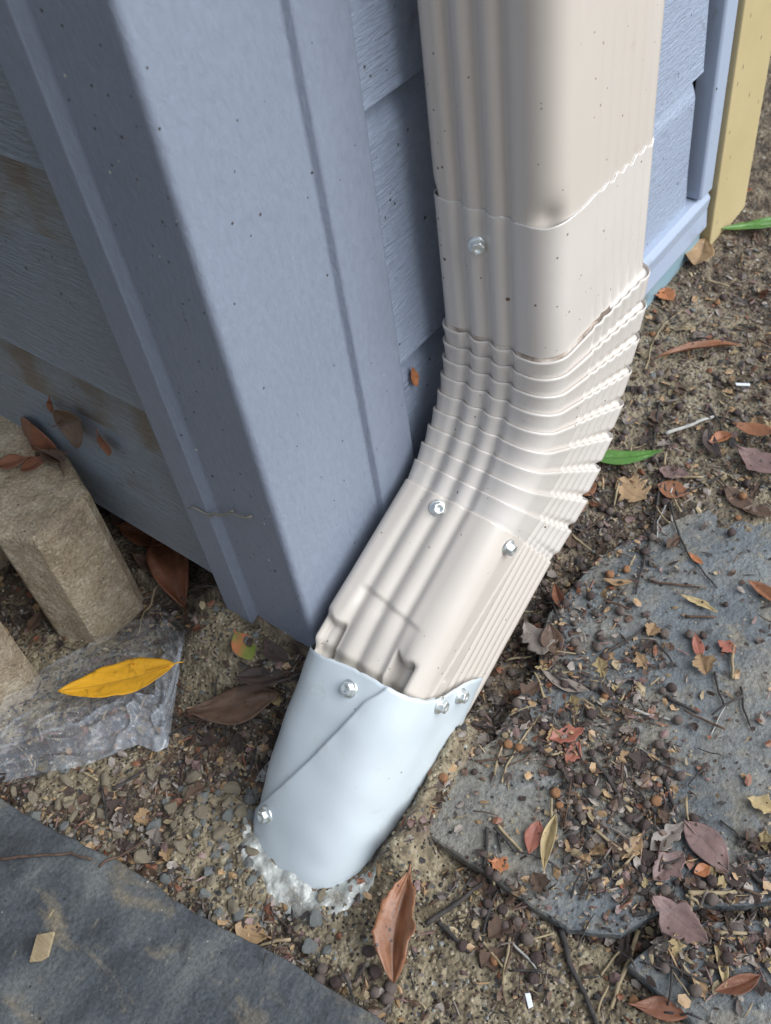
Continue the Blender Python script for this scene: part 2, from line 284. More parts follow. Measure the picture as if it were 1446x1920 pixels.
def build_ground():
    xs = axis(-.36, .72, .0030, 70); ys = axis(-.42, .36, .0030, 70)
    vs = []; mk_ = []; nx = len(xs)
    for y in ys:
        for x in xs:
            near = -.37 < x < .73 and -.43 < y < .37
            mm = mortar(x, y) if near else 0
            zc = None
            if near:
                for P, z_ in SLW.values():
                    if inpoly(x, y, P) and not any(sdist(x, y, D) > -.02 for D in DUST): zc = z_-.002
            z = (Gm(x, y) if near else G0(max(-.3, min(.7, x)), max(-.3, min(.3, y))) + .02*nz(x, y, 0, 2))
            if zc is not None: z = min(z, zc)
            du = 0
            if near:
                for P in DUST: du = max(du, sst(-.03, .02, sdist(x, y, P)))
            vs.append((x, y, z)); mk_.append((mm, du, 0, 1))
    fs = [(j*nx+i, j*nx+i+1, (j+1)*nx+i+1, (j+1)*nx+i) for j in range(len(ys)-1) for i in range(nx-1)]
    i0 = next(i for i, x in enumerate(xs) if x > -.3601); j0 = next(i for i, y in enumerate(ys) if y > -.4201); nxx = int(1.08/.003); nyy = int(.78/.003)
    TAB.update(x0=xs[i0], y0=ys[j0], nx=nxx, ny=nyy, z=[[vs[(j0+j)*nx+i0+i][2] for i in range(nxx)] for j in range(nyy)], m=[[mk_[(j0+j)*nx+i0+i][0] for i in range(nxx)] for j in range(nyy)])
    # soil material: dark litter-stained earth with tan mortar where the mask says so
    Mt = bpy.data.materials.new('soil_and_mortar'); Mt.use_nodes = True; n = Mt.node_tree.nodes; l = Mt.node_tree.links; P = n['Principled BSDF']; P.inputs['Roughness'].default_value = .92
    tc = n.new('ShaderNodeTexCoord'); at_ = n.new('ShaderNodeAttribute'); at_.attribute_name = 'mask'
    def ramp(sc, cols, det=8, ro=.65):
        t = n.new('ShaderNodeTexNoise'); t.inputs['Scale'].default_value = sc; t.inputs['Detail'].default_value = det; t.inputs['Roughness'].default_value = ro; l.new(tc.outputs['Object'], t.inputs[0])
        r = n.new('ShaderNodeValToRGB'); e = r.color_ramp.elements
        while len(e) < len(cols): e.new(.5)
        for q, (p, c) in zip(e, cols): q.position = p; q.color = (*c, 1)
        l.new(t.outputs[0], r.inputs[0]); return r.outputs[0], t.outputs[0]
    soil, sn = ramp(70, [(.34, (.035, .026, .02)), (.45, (.095, .072, .052)), (.55, (.18, .14, .095)), (.70, (.30, .25, .175))])
    mort, _ = ramp(110, [(.34, (.10, .08, .052)), (.48, (.22, .175, .11)), (.62, (.34, .285, .19)), (.75, (.5, .45, .33))])
    dust, _ = ramp(50, [(.34, (.16, .125, .085)), (.5, (.29, .24, .16)), (.70, (.42, .36, .25))])
    sep = n.new('ShaderNodeSeparateColor'); l.new(at_.outputs[0], sep.inputs[0])
    def mix(f, a, b):
        x = n.new('ShaderNodeMix'); x.data_type = 'RGBA'; l.new(f, x.inputs[0]); l.new(a, x.inputs[6])
        if isinstance(b, tuple): x.inputs[7].default_value = (*b, 1)
        else: l.new(b, x.inputs[7])
        return x.outputs[2]
    def mul(a, v):
        q = n.new('ShaderNodeMath'); q.operation = 'MULTIPLY'; l.new(a, q.inputs[0])
        if isinstance(v, float): q.inputs[1].default_value = v
        else: l.new(v, q.inputs[1])
        return q.outputs[0]
    c = mix(mul(sep.outputs[1], .7), soil, dust); c = mix(sep.outputs[0], c, mort)
    for sc, sz, th, colr in ((430, .36, .07, (.36, .33, .26)), (240, .4, .12, (.10, .10, .09)), (420, .4, .18, (.035, .027, .02)), (200, .3, .04, (.33, .34, .31))):
        v = n.new('ShaderNodeTexVoronoi'); v.inputs['Scale'].default_value = sc; l.new(tc.outputs['Object'], v.inputs[0]); s2 = n.new('ShaderNodeSeparateColor'); l.new(v.outputs['Color'], s2.inputs[0])
        a = n.new('ShaderNodeMath'); a.operation = 'LESS_THAN'; l.new(s2.outputs[0], a.inputs[0]); a.inputs[1].default_value = th
        b = n.new('ShaderNodeMath'); b.operation = 'LESS_THAN'; l.new(v.outputs['Distance'], b.inputs[0]); b.inputs[1].default_value = sz
        c = mix(mul(a.outputs[0], b.outputs[0]), c, colr)
    l.new(c, P.inputs['Base Color'])
    v = n.new('ShaderNodeTexVoronoi'); v.inputs['Scale'].default_value = 300; l.new(tc.outputs['Object'], v.inputs[0])
    ad = n.new('ShaderNodeMath'); ad.operation = 'SUBTRACT'; l.new(sn, ad.inputs[0]); l.new(mul(v.outputs['Distance'], .5), ad.inputs[1])
    B = n.new('ShaderNodeBump'); B.inputs['Distance'].default_value = .004; B.inputs['Strength'].default_value = 1; l.new(ad.outputs[0], B.inputs['Height']); l.new(B.outputs[0], P.inputs['Normal'])
    o = mk('ground', vs, fs, Mt); o['kind'] = 'structure'
    ca = o.data.color_attributes.new('mask', 'FLOAT_COLOR', 'POINT'); ca.data.foreach_set('color', [v for c in mk_ for v in c])
    return o
ground = build_ground()

# ---------------------------------------------------------------- slate slabs
def slab(name, key, mt, label, th=.010):
    P, z = SLW[key]; pts = []
    for i in range(len(P)):                                     # ragged edge
        a, b = P[i], P[(i+1) % len(P)]; n = max(1, int((b-a).length/.006))
        for k in range(n):
            q = a.lerp(b, k/n); nr = Vector((-(b-a).y, (b-a).x)).normalized(); q = q+nr*(.0016*nz(q.x, q.y, 4, 70)+.0008*nz(q.x, q.y, 8, 260)); pts.append(q)
    bm = bmesh.new(); n = len(pts)
    top = [bm.verts.new((q.x, q.y, z+.0006*nz(q.x, q.y, 2, 40))) for q in pts]
    cx = sum((q for q in pts), Vector((0, 0)))/n
    out = [(q, (q-cx).normalized()) for q in pts]
    mid = [bm.verts.new((q.x+d.x*.0012, q.y+d.y*.0012, z-.0015)) for q, d in out]
    bot = [bm.verts.new((q.x+d.x*.001+.001*nz(q.x, q.y, 1, 200), q.y+d.y*.001, z-th)) for q, d in out]
    bm.faces.new(top)
    for i in range(n):
        j = (i+1) % n; bm.faces.new((top[i], mid[i], mid[j], top[j])); bm.faces.new((mid[i], bot[i], bot[j], mid[j]))
    bmesh.ops.recalc_face_normals(bm, faces=bm.faces); bmesh.ops.triangulate(bm, faces=[f for f in bm.faces if len(f.verts) > 4])
    me = bpy.data.meshes.new(name); bm.to_mesh(me); bm.free()
    o = link(name, me, mt, None, False); settle(o, (cx.x, cx.y, z)); return prop(o, label, 'paving slab', 'slate paving slabs round the downspout')
slab('slate_slab', 'left', M['slate'], 'large dark bare slate slab across the lower left corner with a wood chip on it', .014)
slab('slate_slab', 'mid', M['slate_d'], 'big dusty blue grey slate slab right of the downspout, scattered with berries and leaves')
slab('slate_slab', 'low', M['slate_d'], 'grey slate slab in the lower right corner with a straight bevelled edge', .012)

# ---------------------------------------------------------------- house
house = empty('house', (0, 0, -.05))
prop(house, 'blue grey vinyl sided house corner behind the downspout with ribbed corner post', 'house')
def hp(o): o.parent = house; o.matrix_parent_inverse = Matrix.Translation(-house.location); return o
TOP = 2.4
# corner post: outer outline (x,y), bevelled grooves on both faces
R_ = .004
arc = [(R_-R_*cos(t), R_-R_*sin(t)) for t in [radians(a) for a in range(0, 91, 15)]]
left = [(.012, .085), (-.003, .085), (-.004, .083), (-.004, .0605), (-.0032, .0595), (-.0004, .0545), (0, .053)]
rightp = [(.0775, 0), (.0785, -.0004), (.0808, -.0036), (.082, -.004), (.115, -.004), (.117, -.003), (.117, .012)]
post = hp(extrude_profile('corner_post', left+arc+rightp+[(.10, .02), (.02, .02), (.02, .07)], -.045, TOP, 'z', M['post'], None, 0))
bevel(post, .0012, 2, 20)
post.data.polygons.foreach_set('use_smooth', [False]*len(post.data.polygons))
def course_profile(z0, h, s, pr=.011, cove=.42):
    """(offset out, z): s=+1 left wall normal -X ; returned as offset from the wall plane"""
    P = [(.0, z0+h+.004)]
    for k in range(9):
        t = k/8; P.append((.0+.0065*sst(0, 1, t), z0+h-(h*cove)*t))
    P += [(.0075, z0+h*.45), (pr-.0005, z0+.004), (pr, z0+.001), (pr-.001, z0), (pr-.006, z0), (pr-.0075, z0+.001), (-.003, z0+.003), (-.003, z0+h+.004)]
    return P
def left_courses():
    zs = [.010+.1515*k for k in range(-0, 16)]
    for k, z in enumerate(zs):
        if z > TOP-.1: break
        pf = [(.0125-o, zz) for o, zz in course_profile(z, .1515, 1)]
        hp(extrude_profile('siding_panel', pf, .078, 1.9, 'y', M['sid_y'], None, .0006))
def right_courses():
    zs = [-.012+.158*k for k in range(0, 16)]
    for k, z in enumerate(zs):
        if z > TOP-.1: break
        pf = [(.0125-o, zz) for o, zz in course_profile(z, .158, 1, .011, .15)]
        if k == 0: pf = [(a, max(b, .006)) for a, b in pf]
        hp(extrude_profile('siding_panel', pf, .11, .524, 'x', M['sid_x_lit'], None, .0006))
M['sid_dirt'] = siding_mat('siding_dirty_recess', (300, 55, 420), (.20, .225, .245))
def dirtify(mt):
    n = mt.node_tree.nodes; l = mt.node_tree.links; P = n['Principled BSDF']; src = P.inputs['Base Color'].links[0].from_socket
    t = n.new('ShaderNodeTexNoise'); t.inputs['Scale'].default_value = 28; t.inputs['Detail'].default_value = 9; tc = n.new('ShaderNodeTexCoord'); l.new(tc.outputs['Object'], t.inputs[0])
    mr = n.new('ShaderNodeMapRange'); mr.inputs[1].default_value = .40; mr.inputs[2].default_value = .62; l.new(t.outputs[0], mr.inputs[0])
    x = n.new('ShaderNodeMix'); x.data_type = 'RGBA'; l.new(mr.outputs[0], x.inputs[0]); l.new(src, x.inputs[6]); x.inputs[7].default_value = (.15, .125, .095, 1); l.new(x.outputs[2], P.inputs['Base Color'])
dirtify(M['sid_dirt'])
left_courses(); right_courses()
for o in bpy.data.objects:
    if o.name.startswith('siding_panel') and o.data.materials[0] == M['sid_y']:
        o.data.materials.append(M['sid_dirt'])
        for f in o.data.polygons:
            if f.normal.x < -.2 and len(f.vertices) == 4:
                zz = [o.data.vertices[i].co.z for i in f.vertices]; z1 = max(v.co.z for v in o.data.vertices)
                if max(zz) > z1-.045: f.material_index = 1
# bottom channel, end channel, flashing, foundation, inner wall
hp(extrude_profile('base_trim', [(.0125, .028), (-.002, .026), (-.006, .020), (-.0045, .008), (-.006, -.010), (-.004, -.013), (.0125, -.013)], .118, .556, 'x', M['trim'], None, .001))
hp(extrude_profile('flashing', [(.012, -.0135), (-.0015, -.0135), (-.003, -.080), (.012, -.080)], .10, .554, 'x', M['teal'], None, .001))
hp(extrude_profile('end_trim', [(.534, .012), (.534, -.004), (.536, -.006), (.556, -.006), (.558, -.004), (.558, .012)], .0285, TOP, 'z', M['trim'], None, .001))
hp(box('sheathing', (.10, .0145, -.1), (.60, .03, TOP), M['found'], None, 0))
hp(box('foundation', (.04, .03, -.14), (.0585, 2.0, TOP), M['found'], None, 0))
eave = hp(box('eave', (-.45, -.30, TOP+.002), (.9, 2.3, TOP+.10), M['trim'], None, .002))
tb = box('trim_board', (.5595, -.010, -.062), (.637, .14, TOP), M['tan'], None, .0015)
settle(tb, (.6, .05, -.06)); prop(tb, 'tan painted corner board standing at the far right end of the blue siding', 'trim board')

# ---------------------------------------------------------------- downspout
A_, B_ = .102, .076
OX, OY, ZE, TH, RI = .1472, -.0127, .1638, 1.0435, .0974
PSI = -.0268
EX = Vector((cos(PSI), sin(PSI), 0)); EY = Vector((sin(PSI), -cos(PSI), 0)); OO = Vector((OX, OY, 0)); EZ = Vector((0, 0, 1))
def section(rc_in=.016, rc_out=.006, n=150):
    """rounded rectangle in (u,v) with outward normals; returns list (u,v,nu,nv)"""
    cs = [(0, B_, rc_in), (A_, B_, rc_out), (A_, 0, rc_out), (0, 0, .006)]
    out = []
    def line_(p, q, nr, k):
        for i in range(k): t = (i+.5)/k; out.append((p[0]+(q[0]-p[0])*t, p[1]+(q[1]-p[1])*t, *nr))
    def arc_(c, r, a0, a1, k):
        for i in range(k+1): t = a0+(a1-a0)*i/k; out.append((c[0]+r*cos(t), c[1]+r*sin(t), cos(t), sin(t)))
    ri, ro = rc_in, rc_out
    line_((0, .006), (0, B_-ri), (-1, 0), 62)
    arc_((ri, B_-ri), ri, pi, pi/2, 9)
    line_((ri, B_), (A_-ro, B_), (0, 1), 84)
    arc_((A_-ro, B_-ro), ro, pi/2, 0, 6)
    line_((A_, B_-ro), (A_, ro), (1, 0), 40)
    arc_((A_-ro, ro), ro, 0, -pi/2, 5)
    line_((A_-ro, 0), (.006, 0), (0, -1), 30)
    arc_((.006, .006), .006, -pi/2, -pi, 5)
    return out
SEC = section()
def gs(x, c, s): return exp(-((x-c)/s)**2)
def flute(u, v, nu, nv, deep=1., fine=1.):
    d = 0
    if nu < -.5:
        for c in (.23, .43, .63): d -= .0026*deep*gs(v, c*B_, .0032)
        d += .0006*(gs(v, .33*B_, .003)+gs(v, .53*B_, .003))
    elif nv > .5:
        for k in range(6): d -= .0011*fine*gs(u, A_*(.42+.095*k), .0021)
    elif nu > .5:
        for c in (.3, .5, .7): d -= .002*gs(v, c*B_, .003)
    return d
def P3(u, v, t=0, L=0, z=None):
    if z is not None: return OO+EX*u+EY*v+EZ*z
    return OO+EX*(-RI+(RI+u)*cos(t))+EY*v+EZ*(ZE-(RI+u)*sin(t))+(EX*-sin(t)-EZ*cos(t))*L
def loft(name, rings, mt, parent, solid=.0008, closed=True, edge=None):
    n = len(rings[0]); vs = [p for r in rings for p in r]; fs = []
    for j in range(len(rings)-1):
        for i in range(n if closed else n-1): fs.append((j*n+i, (j+1)*n+i, (j+1)*n+(i+1) % n, j*n+(i+1) % n))
    o = mk(name, vs, fs, mt, parent)
    if solid:
        s = o.modifiers.new('s', 'SOLIDIFY'); s.thickness = solid; s.offset = -1
        if edge: o.data.materials.append(edge); s.material_offset_rim = 1
    return o
ds = empty('downspout', (OX, OY-.04, -.06)); prop(ds, 'beige ribbed metal downspout with pleated elbow running into a pale sleeve in the ground', 'downspout')
def dp(o, par=None):
    par = par or ds; o.parent = par; o.matrix_parent_inverse = Matrix.Translation(-ds.location); return o
# upper pipe (slips inside the elbow collar)
def upper():
    rings = []; zs = [.215, .225, .232, .238, .242, .246, .250, .254, .258, .262, .268, .275, .285, .30, .34, .40, .50, .7, 1., 1.5, 2.38]
    for z in zs[::-1]:
        r = []
        for (u, v, nu, nv) in SEC:
            d = flute(u, v, nu, nv, 1., .22)-.0004
            e = sst(.275, .245, z)
            d -= .0028*e*gs(v, 0, .004)*(nu < .1)*gs(u, 0, .006)*sst(.262, .250, z)           # pinched back corner
            d -= .0050*gs(z, .252, .008)*gs(u, .004, .008)*gs(v, B_-.004, .009)  # dent just above the rim
            r.append(P3(u+nu*d, v+nv*d, z=z))
        rings.append(r)
    return dp(loft('upper_pipe', rings, M['pipe'], None, .0006))
def rimwave(u, v, nu, nv):
    return .0016*nz(u, v, 1, 90)+.0012*sin(u*2*pi/.0097)*(nv > .5)*sst(.03, .06, u)+.0006*nz(u, v, 7, 400)
def elbow():
    rings = []; NP = 9
    zs = [.2520+.0, .2512, .250, .245, .238, .23, .22, .21, .20, .192, .187, .182, .178, .174, .170, .167]
    for iz, z in enumerate(zs):
        r = []
        for (u, v, nu, nv) in SEC:
            base = .0002 + .0001*sst(.244, .252, z)
            d = flute(u, v, nu, nv, 1.0, .25+.5*sst(.21, .17, z))+base
            d += .0011*sst(.186, .176, z)*(nu < -.5)*gs(v, .43*B_, .02)*0
            zz = z + (rimwave(u, v, nu, nv)-.002)*sst(.242, .252, z)
            r.append(P3(u+nu*d, v+nv*d, z=zz))
        rings.append(r)
    th = TH/ (NP-.15)
    sub = [0, .015, .05, .09, .13, .2, .3, .4, .48, .54, .6, .66, .71, .76, .80, .84, .88, .92, .96, .99]
    for k in range(NP):
        for f in sub:
            if k == NP-1 and f > .84: continue
            r = []
            for (u, v, nu, nv) in SEC:
                o_ = (u/A_)**1.4; o_ = o_*(.25+.75*o_)
                amp = (.0021+.0022*o_*(1+.35*noise.cell(Vector((k*1.7, 3, 0)))))*(1 if k < NP-1 else .75)*(.85 if k == 0 else 1)*(1+.12*nz(u, v, k*3, 50))
                bead = .12*exp(-((f-.07)/.05)**2)
                ein = min(1, f/.05 if k or 1 else 1)*(1-.96*max(0, f-.05)**.85)+bead
                eout = (1-.20*sst(0, .62, f)-.80*sst(.60, .80, f))+.90*sst(.80, 1.0, f)+bead*.5
                e = ein*(1-o_)+eout*o_
                t = th*(k+f-(.14+.04*o_)*exp(-((f-.05)/.05)**2)*(f > 0)+(.06+.05*o_)*nz(u*1., v, k*2.3, 40)*(1-abs(2*f-1)))
                d = flute(u, v, nu, nv, 1.2, (1.2-.75*sst(.75, 1., f)-.4*sst(.15, 0, f)) if nu > -.5 else 1)+.0005+amp*e
                r.append(P3(u+nu*d, v+nv*d, max(0, t) if k == 0 and f == 0 else t))
            rings.append(r)
    for L in (.001, .002, .005, .012, .018):
        r = []
        for (u, v, nu, nv) in SEC:
            d = flute(u, v, nu, nv, 1.0, 1.2)+.0006*sst(.008, 0, L)
            r.append(P3(u+nu*d, v+nv*d, TH, L))
        rings.append(r)
    o = loft('elbow', rings, M['elbow'], None, .0007, edge=M['edge']); o.data.materials.append(M['grime_shade']); nn = len(SEC); n0 = len(zs); ns = len(sub)
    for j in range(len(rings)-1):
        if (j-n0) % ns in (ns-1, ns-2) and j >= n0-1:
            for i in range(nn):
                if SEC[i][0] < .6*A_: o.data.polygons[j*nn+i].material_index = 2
    return dp(o)
LEND = .135
def lower():
    rings = []; N = 96
    for j in range(N+1):
        L = .0030+(LEND-.0030)*j/N; r = []
        f = sst(.03, .10, L)
        for (u, v, nu, nv) in SEC:
            d = flute(u, v, nu, nv, .85, 1.15)+.0011+.0007*nz(u, v, L, 28)*sst(.02, .09, L)-.0045*sst(.116, .124, L)
            if nv > .5:                                              # diagonal seam of the lapped sheet
                su = .020+.38*(LEND-L)*.35; d += .0007*(1 if u > su else 0)
            # crimped band in the middle of the upper face: set down a step
            if nu < -.5: d -= .0016*sst(.0765, .0785, L+.004*cos(v/B_*pi))*sst(.14*B_, .24*B_, v)*sst(.84*B_, .70*B_, v)
            uu = u+nu*d; vv = v+nv*d
            f = L/.11
            # folded corners above the sleeve
            win = lambda x, c, h, e: sst(c-h-e, c-h, x)*sst(c+h+e, c+h, x)
            near = sst(.030, .012, u)
            k1 = near*win(v, .0105, .0035, .003)*sst(.0985, .1035, L-.002*cos((v-.0105)/.004)); uu += .0085*k1
            k2 = near*win(v, B_-.016, .0052, .0028)*sst(.1005, .1060, L+.003*((v-B_+.016)/.006)**2); uu += .0085*k2
            uu += near*.004*sst(.096, .102, L)*sst(.008, .0, v)
            uu += .0035*near*sst(.085, .12, L)*win(v, .036, .020, .008)
            a_ = (u/A_)
            uu -= .0085*f*(1-a_)*sst(.07, .0, v)+.001*f
            p = P3(uu, vv, TH, L); p += EX*(-.004*f*a_)
            r.append(p)
        rings.append(r)
    return dp(loft('lower_pipe', rings, M['pipe'], None, .0007, edge=M['edge']))
UP = upper(); EL = elbow(); LO = lower()
# sleeve: sheet rolled round the pipe end, its overlap seam running down to the left
N1 = Vector((cos(TH), 0, -sin(TH)))
def sleeve_pt(s, ph, off=0):
    # s 0..1 top to bottom, ph angle: 0 = +e1 (outer/under side), pi/2 = front (-Y), pi = inner (upper face)
    c0 = P3(A_*.5-.0055, B_*.5-.001, TH, .119); c1 = Vector((-.058, -.048, -.090))
    c = c0.lerp(c1, s)
    e1 = (N1.lerp(Vector((1, 0, -.10)), s**.9)).normalized(); e2 = Vector((0, -1, 0))
    a = .0590+(.064-.0590)*s; b = .0442+(.0475-.0442)*s; n = 3.6-1.2*s
    cc, ss = cos(ph), sin(ph)
    r = (abs(cc)**n+abs(ss)**n)**(-1/n)
    p = c + e1*(a*r*cc) + e2*(b*r*ss)
    nr = (e1*(cc/a)+e2*(ss/b)).normalized()
    T = Vector((-sin(TH), 0, -cos(TH)))
    top = (1-s)**6
    # the rim dips and rises round the pipe
    dip = .002*gs(ph % (2*pi), 2.1, .45) + .006*gs(ph % (2*pi), 3.8, .5) - .025*gs(ph % (2*pi), 1.12, .75) - .001*gs(ph % (2*pi), 3.7, .4) + .0008*nz(ph, 0, 0, 9)
    p += T*(dip*top)
    return p+nr*(off+.0010*nz(p.x, p.y, p.z, 22)+.0005*nz(p.x, p.y, p.z+1, 55))
def seam_ph(s): return 2.62+ .10*sst(0, .1, s) + 1.55*s**1.25
def sleeve():
    NS, NT = 70, 190; rings = []
    for j in range(NS+1):
        s = j/NS; r = []
        for i in range(NT+1):
            t = i/NT; ph = seam_ph(s) - t*(2*pi+.45*(1-s)+.2)
            off = .0022*(1-t)**1.0 + .0009*gs(t, 0, .012)*nz(s, 0, 0, 12)
            r.append(sleeve_pt(s, ph, off))
        rings.append(r)
    return dp(loft('sleeve', rings, M['sleeve'], None, .0007, closed=False, edge=M['edge']))
SLV = sleeve()
# hex washer head screws
def screw_mesh():
    prof = []; vs = []; fs = []
    n = 36
    def hexr(r, a): k = (a % (pi/3))-pi/6; return r/cos(k)
    rows = [(.0046, 0, 0), (.0047, .0005, 0), (.0044, .0011, 0), (.0036, .0014, .2), (.0030, .0016, 1), (.0030, .0038, 1), (.0027, .0043, 1), (.0019, .0045, .6), (.0014, .0038, 0), (0, .0036, 0)]
    for r, z, h in rows:
        for i in range(n):
            a = 2*pi*i/n; q = r*(1-h)+hexr(r, a)*h if r else 0; vs.append((q*cos(a), q*sin(a), z))
    for j in range(len(rows)-1):
        for i in range(n): fs.append((j*n+i, j*n+(i+1) % n, (j+1)*n+(i+1) % n, (j+1)*n+i))
    me = bpy.data.meshes.new('screw'); me.from_pydata(vs, [], fs); me.materials.append(M['zinc']); me.polygons.foreach_set('use_smooth', [True]*len(me.polygons))
    me.update(); return me
SM = screw_mesh()
for objs, px, py, sc, off in (([EL], 896, 459, .95, 0), ([LO], 821, 953, 1., 0), ([LO], 952, 1026, 1., 0), ([SLV], 656, 1291, 1.05, 0), ([SLV], 824, 1322, 1.05, 0), ([SLV], 863, 1304, 1., 0), ([SLV], 500, 1527, 1.05, 0)):
    h = hitmesh(objs, px, py)
    if not h: print('SCREW MISS', px, py); continue
    o = bpy.data.objects.new('screw', SM); COL.objects.link(o)
    tilt = Vector((random.uniform(-.12, .12), random.uniform(-.12, .12), random.uniform(-.12, .12)))
    o.rotation_mode = 'QUATERNION'; o.rotation_quaternion = (h[1]+tilt).to_track_quat('Z', 'Y') @ Matrix.Rotation(random.random()*2, 3, 'Z').to_quaternion()
    o.location = h[0]-h[1]*.0003; o.scale = (sc*1.18,)*3; dp(o)
# small rivet hole near the last pleat
# ---------------------------------------------------------------- sealant at the foot of the sleeve
Ms = bpy.data.materials.new('clear_sealant'); Ms.use_nodes = True
def glassy(Ms, col, tr, rough, bscale, bd, lo=.35, hi=.7):
    n = Ms.node_tree.nodes; l = Ms.node_tree.links; P = n['Principled BSDF']; P.inputs['Base Color'].default_value = (*col, 1); P.inputs['Roughness'].default_value = rough; P.inputs['Specular IOR Level'].default_value = .9; P.inputs['Coat Weight'].default_value = .6; P.inputs['Coat Roughness'].default_value = .05
    t = n.new('ShaderNodeTexNoise'); t.inputs['Scale'].default_value = bscale; t.inputs['Detail'].default_value = 5; tc = n.new('ShaderNodeTexCoord'); l.new(tc.outputs['Object'], t.inputs[0])
    B = n.new('ShaderNodeBump'); B.inputs['Distance'].default_value = bd; l.new(t.outputs[0], B.inputs['Height']); l.new(B.outputs[0], P.inputs['Normal']); l.new(B.outputs[0], P.inputs['Coat Normal'])
    t2 = n.new('ShaderNodeTexNoise'); t2.inputs['Scale'].default_value = bscale*.45; t2.inputs['Detail'].default_value = 6; l.new(tc.outputs['Object'], t2.inputs[0])
    mr = n.new('ShaderNodeMapRange'); mr.inputs[1].default_value = lo; mr.inputs[2].default_value = hi; mr.inputs[3].default_value = tr[0]; mr.inputs[4].default_value = tr[1]; l.new(t2.outputs[0], mr.inputs[0]); l.new(mr.outputs[0], P.inputs['Alpha'])
glassy(Ms, (.60, .61, .56), (.30, .92), .26, 200, .002, .36, .60)
def sealant():
    rings = []; NP_ = 220
    for k in range(15):
        f = k/14; r = []
        for i in range(NP_):
            ph = 2*pi*i/NP_; base = sleeve_pt(.82, ph); low = sleeve_pt(1., ph)
            c = Vector((-.058, -.048, 0)); d = (low.xy-c.xy).normalized()
            wv = .003+.009*max(0, nz(cos(ph), sin(ph), 0, 2.2)+.25)+.013*gs(ph, 2.4, .5)+.003*nz(cos(ph), sin(ph), 6, 5)
            s0 = .87+.06*nz(cos(ph), sin(ph), 4, 3)+.02*nz(cos(ph), sin(ph), 7, 7)
            st = sleeve_pt(min(1, s0), ph)
            a = f
            x = st.x*(1-a)+(low.x+d.x*wv)*a; y = st.y*(1-a)+(low.y+d.y*wv)*a
            g = H(x, y); z0_ = 0; zt = st.z*(1-a)+(g-.001)*a
            z = max(zt, H(x, y)-.001)+.0022*sin(pi*min(1, a))+.0014*nz(x, y, z0_, 90)*sin(pi*a)+.0010*nz(x, y, 3, 260)*sin(pi*a)
            q = Vector((x, y, z))
            q.x += d.x*.0015*sin(pi*a); q.y += d.y*.0015*sin(pi*a)
            r.append(q)
        rings.append(r)
    return dp(loft('sealant', rings, Ms, None, 0))
sealant()

# ---------------------------------------------------------------- concrete edging blocks
def block(basepx, hgt, label, seed=0, zb=-.066, inset=.004, top=None, lean=(0, 0)):
    P = [zray(x, y, lambda a, b: zb).xy for x, y in basepx]
    c = sum(P, Vector((0, 0)))/len(P)
    bm = bmesh.new(); rows = []
    # refine outline
    pts = []
    for i in range(len(P)):
        a, b = P[i], P[(i+1) % len(P)]; n = max(1, int((b-a).length/.005))
        for k in range(n): pts.append(a.lerp(b, k/n))
    for z, ins in [(-.02, 0)]+[(hgt*k/22, 0) for k in range(22)]+[(hgt-.004, .0005), (hgt-.0015, .002), (hgt, .0045)]:
        row = []
        for q in pts:
            d = (q-c); L = d.length; d.normalize(); o = ins+.0005*nz(q.x, q.y, z+seed, 45)+.0004*nz(q.x, q.y, z+seed, 200)
            row.append(bm.verts.new((q.x-d.x*o+lean[0]*z, q.y-d.y*o+lean[1]*z, zb+z)))
        rows.append(row)
    n = len(pts)
    for r0, r1 in zip(rows, rows[1:]):
        for i in range(n): bm.faces.new((r0[i], r0[(i+1) % n], r1[(i+1) % n], r1[i]))
    # top in concentric rings
    prev = rows[-1]
    for k in range(1, 8):
        row = []
        for v in prev if k == 1 else rows[-1]:
            x = v.co.x+(c.x+lean[0]*hgt-v.co.x)*(k/8); y = v.co.y+(c.y+lean[1]*hgt-v.co.y)*(k/8)
            row.append(bm.verts.new((x, y, zb+hgt+.0012*nz(x, y, 3, 90)+.0008)))
        for i in range(n): bm.faces.new((prev[i], prev[(i+1) % n], row[(i+1) % n], row[i]))
        prev = row
    bm.faces.new(prev); bmesh.ops.recalc_face_normals(bm, faces=bm.faces)
    me = bpy.data.meshes.new('edging_block'); bm.to_mesh(me); bm.free()
    o = link('edging_block', me, M['block'], None, False); settle(o, (c.x, c.y, zb))
    return prop(o, label, 'concrete block', 'tan concrete edging blocks along the left wall')
BK = [block([(265, 1112), (262, 1130), (196, 1196), (180, 1204), (112, 1190), (104, 1182), (20, 1045), (-60, 1000), (60, 850), (150, 920)], .122, 'tan concrete edging block with chamfered faces and dead leaves on its top'),
      block([(78, 1272), (70, 1292), (-10, 1350), (-120, 1380), (-220, 1300), (-150, 1100), (-60, 1120)], .100, 'lower concrete block cut off by the left edge beside the plastic bag', 5),
      block([(20, 1045), (8, 1050), (-60, 1085), (-160, 1000), (-120, 850), (-20, 900)], .095, 'recessed darker concrete block between the two larger ones at the left edge', 9, inset=.01)]

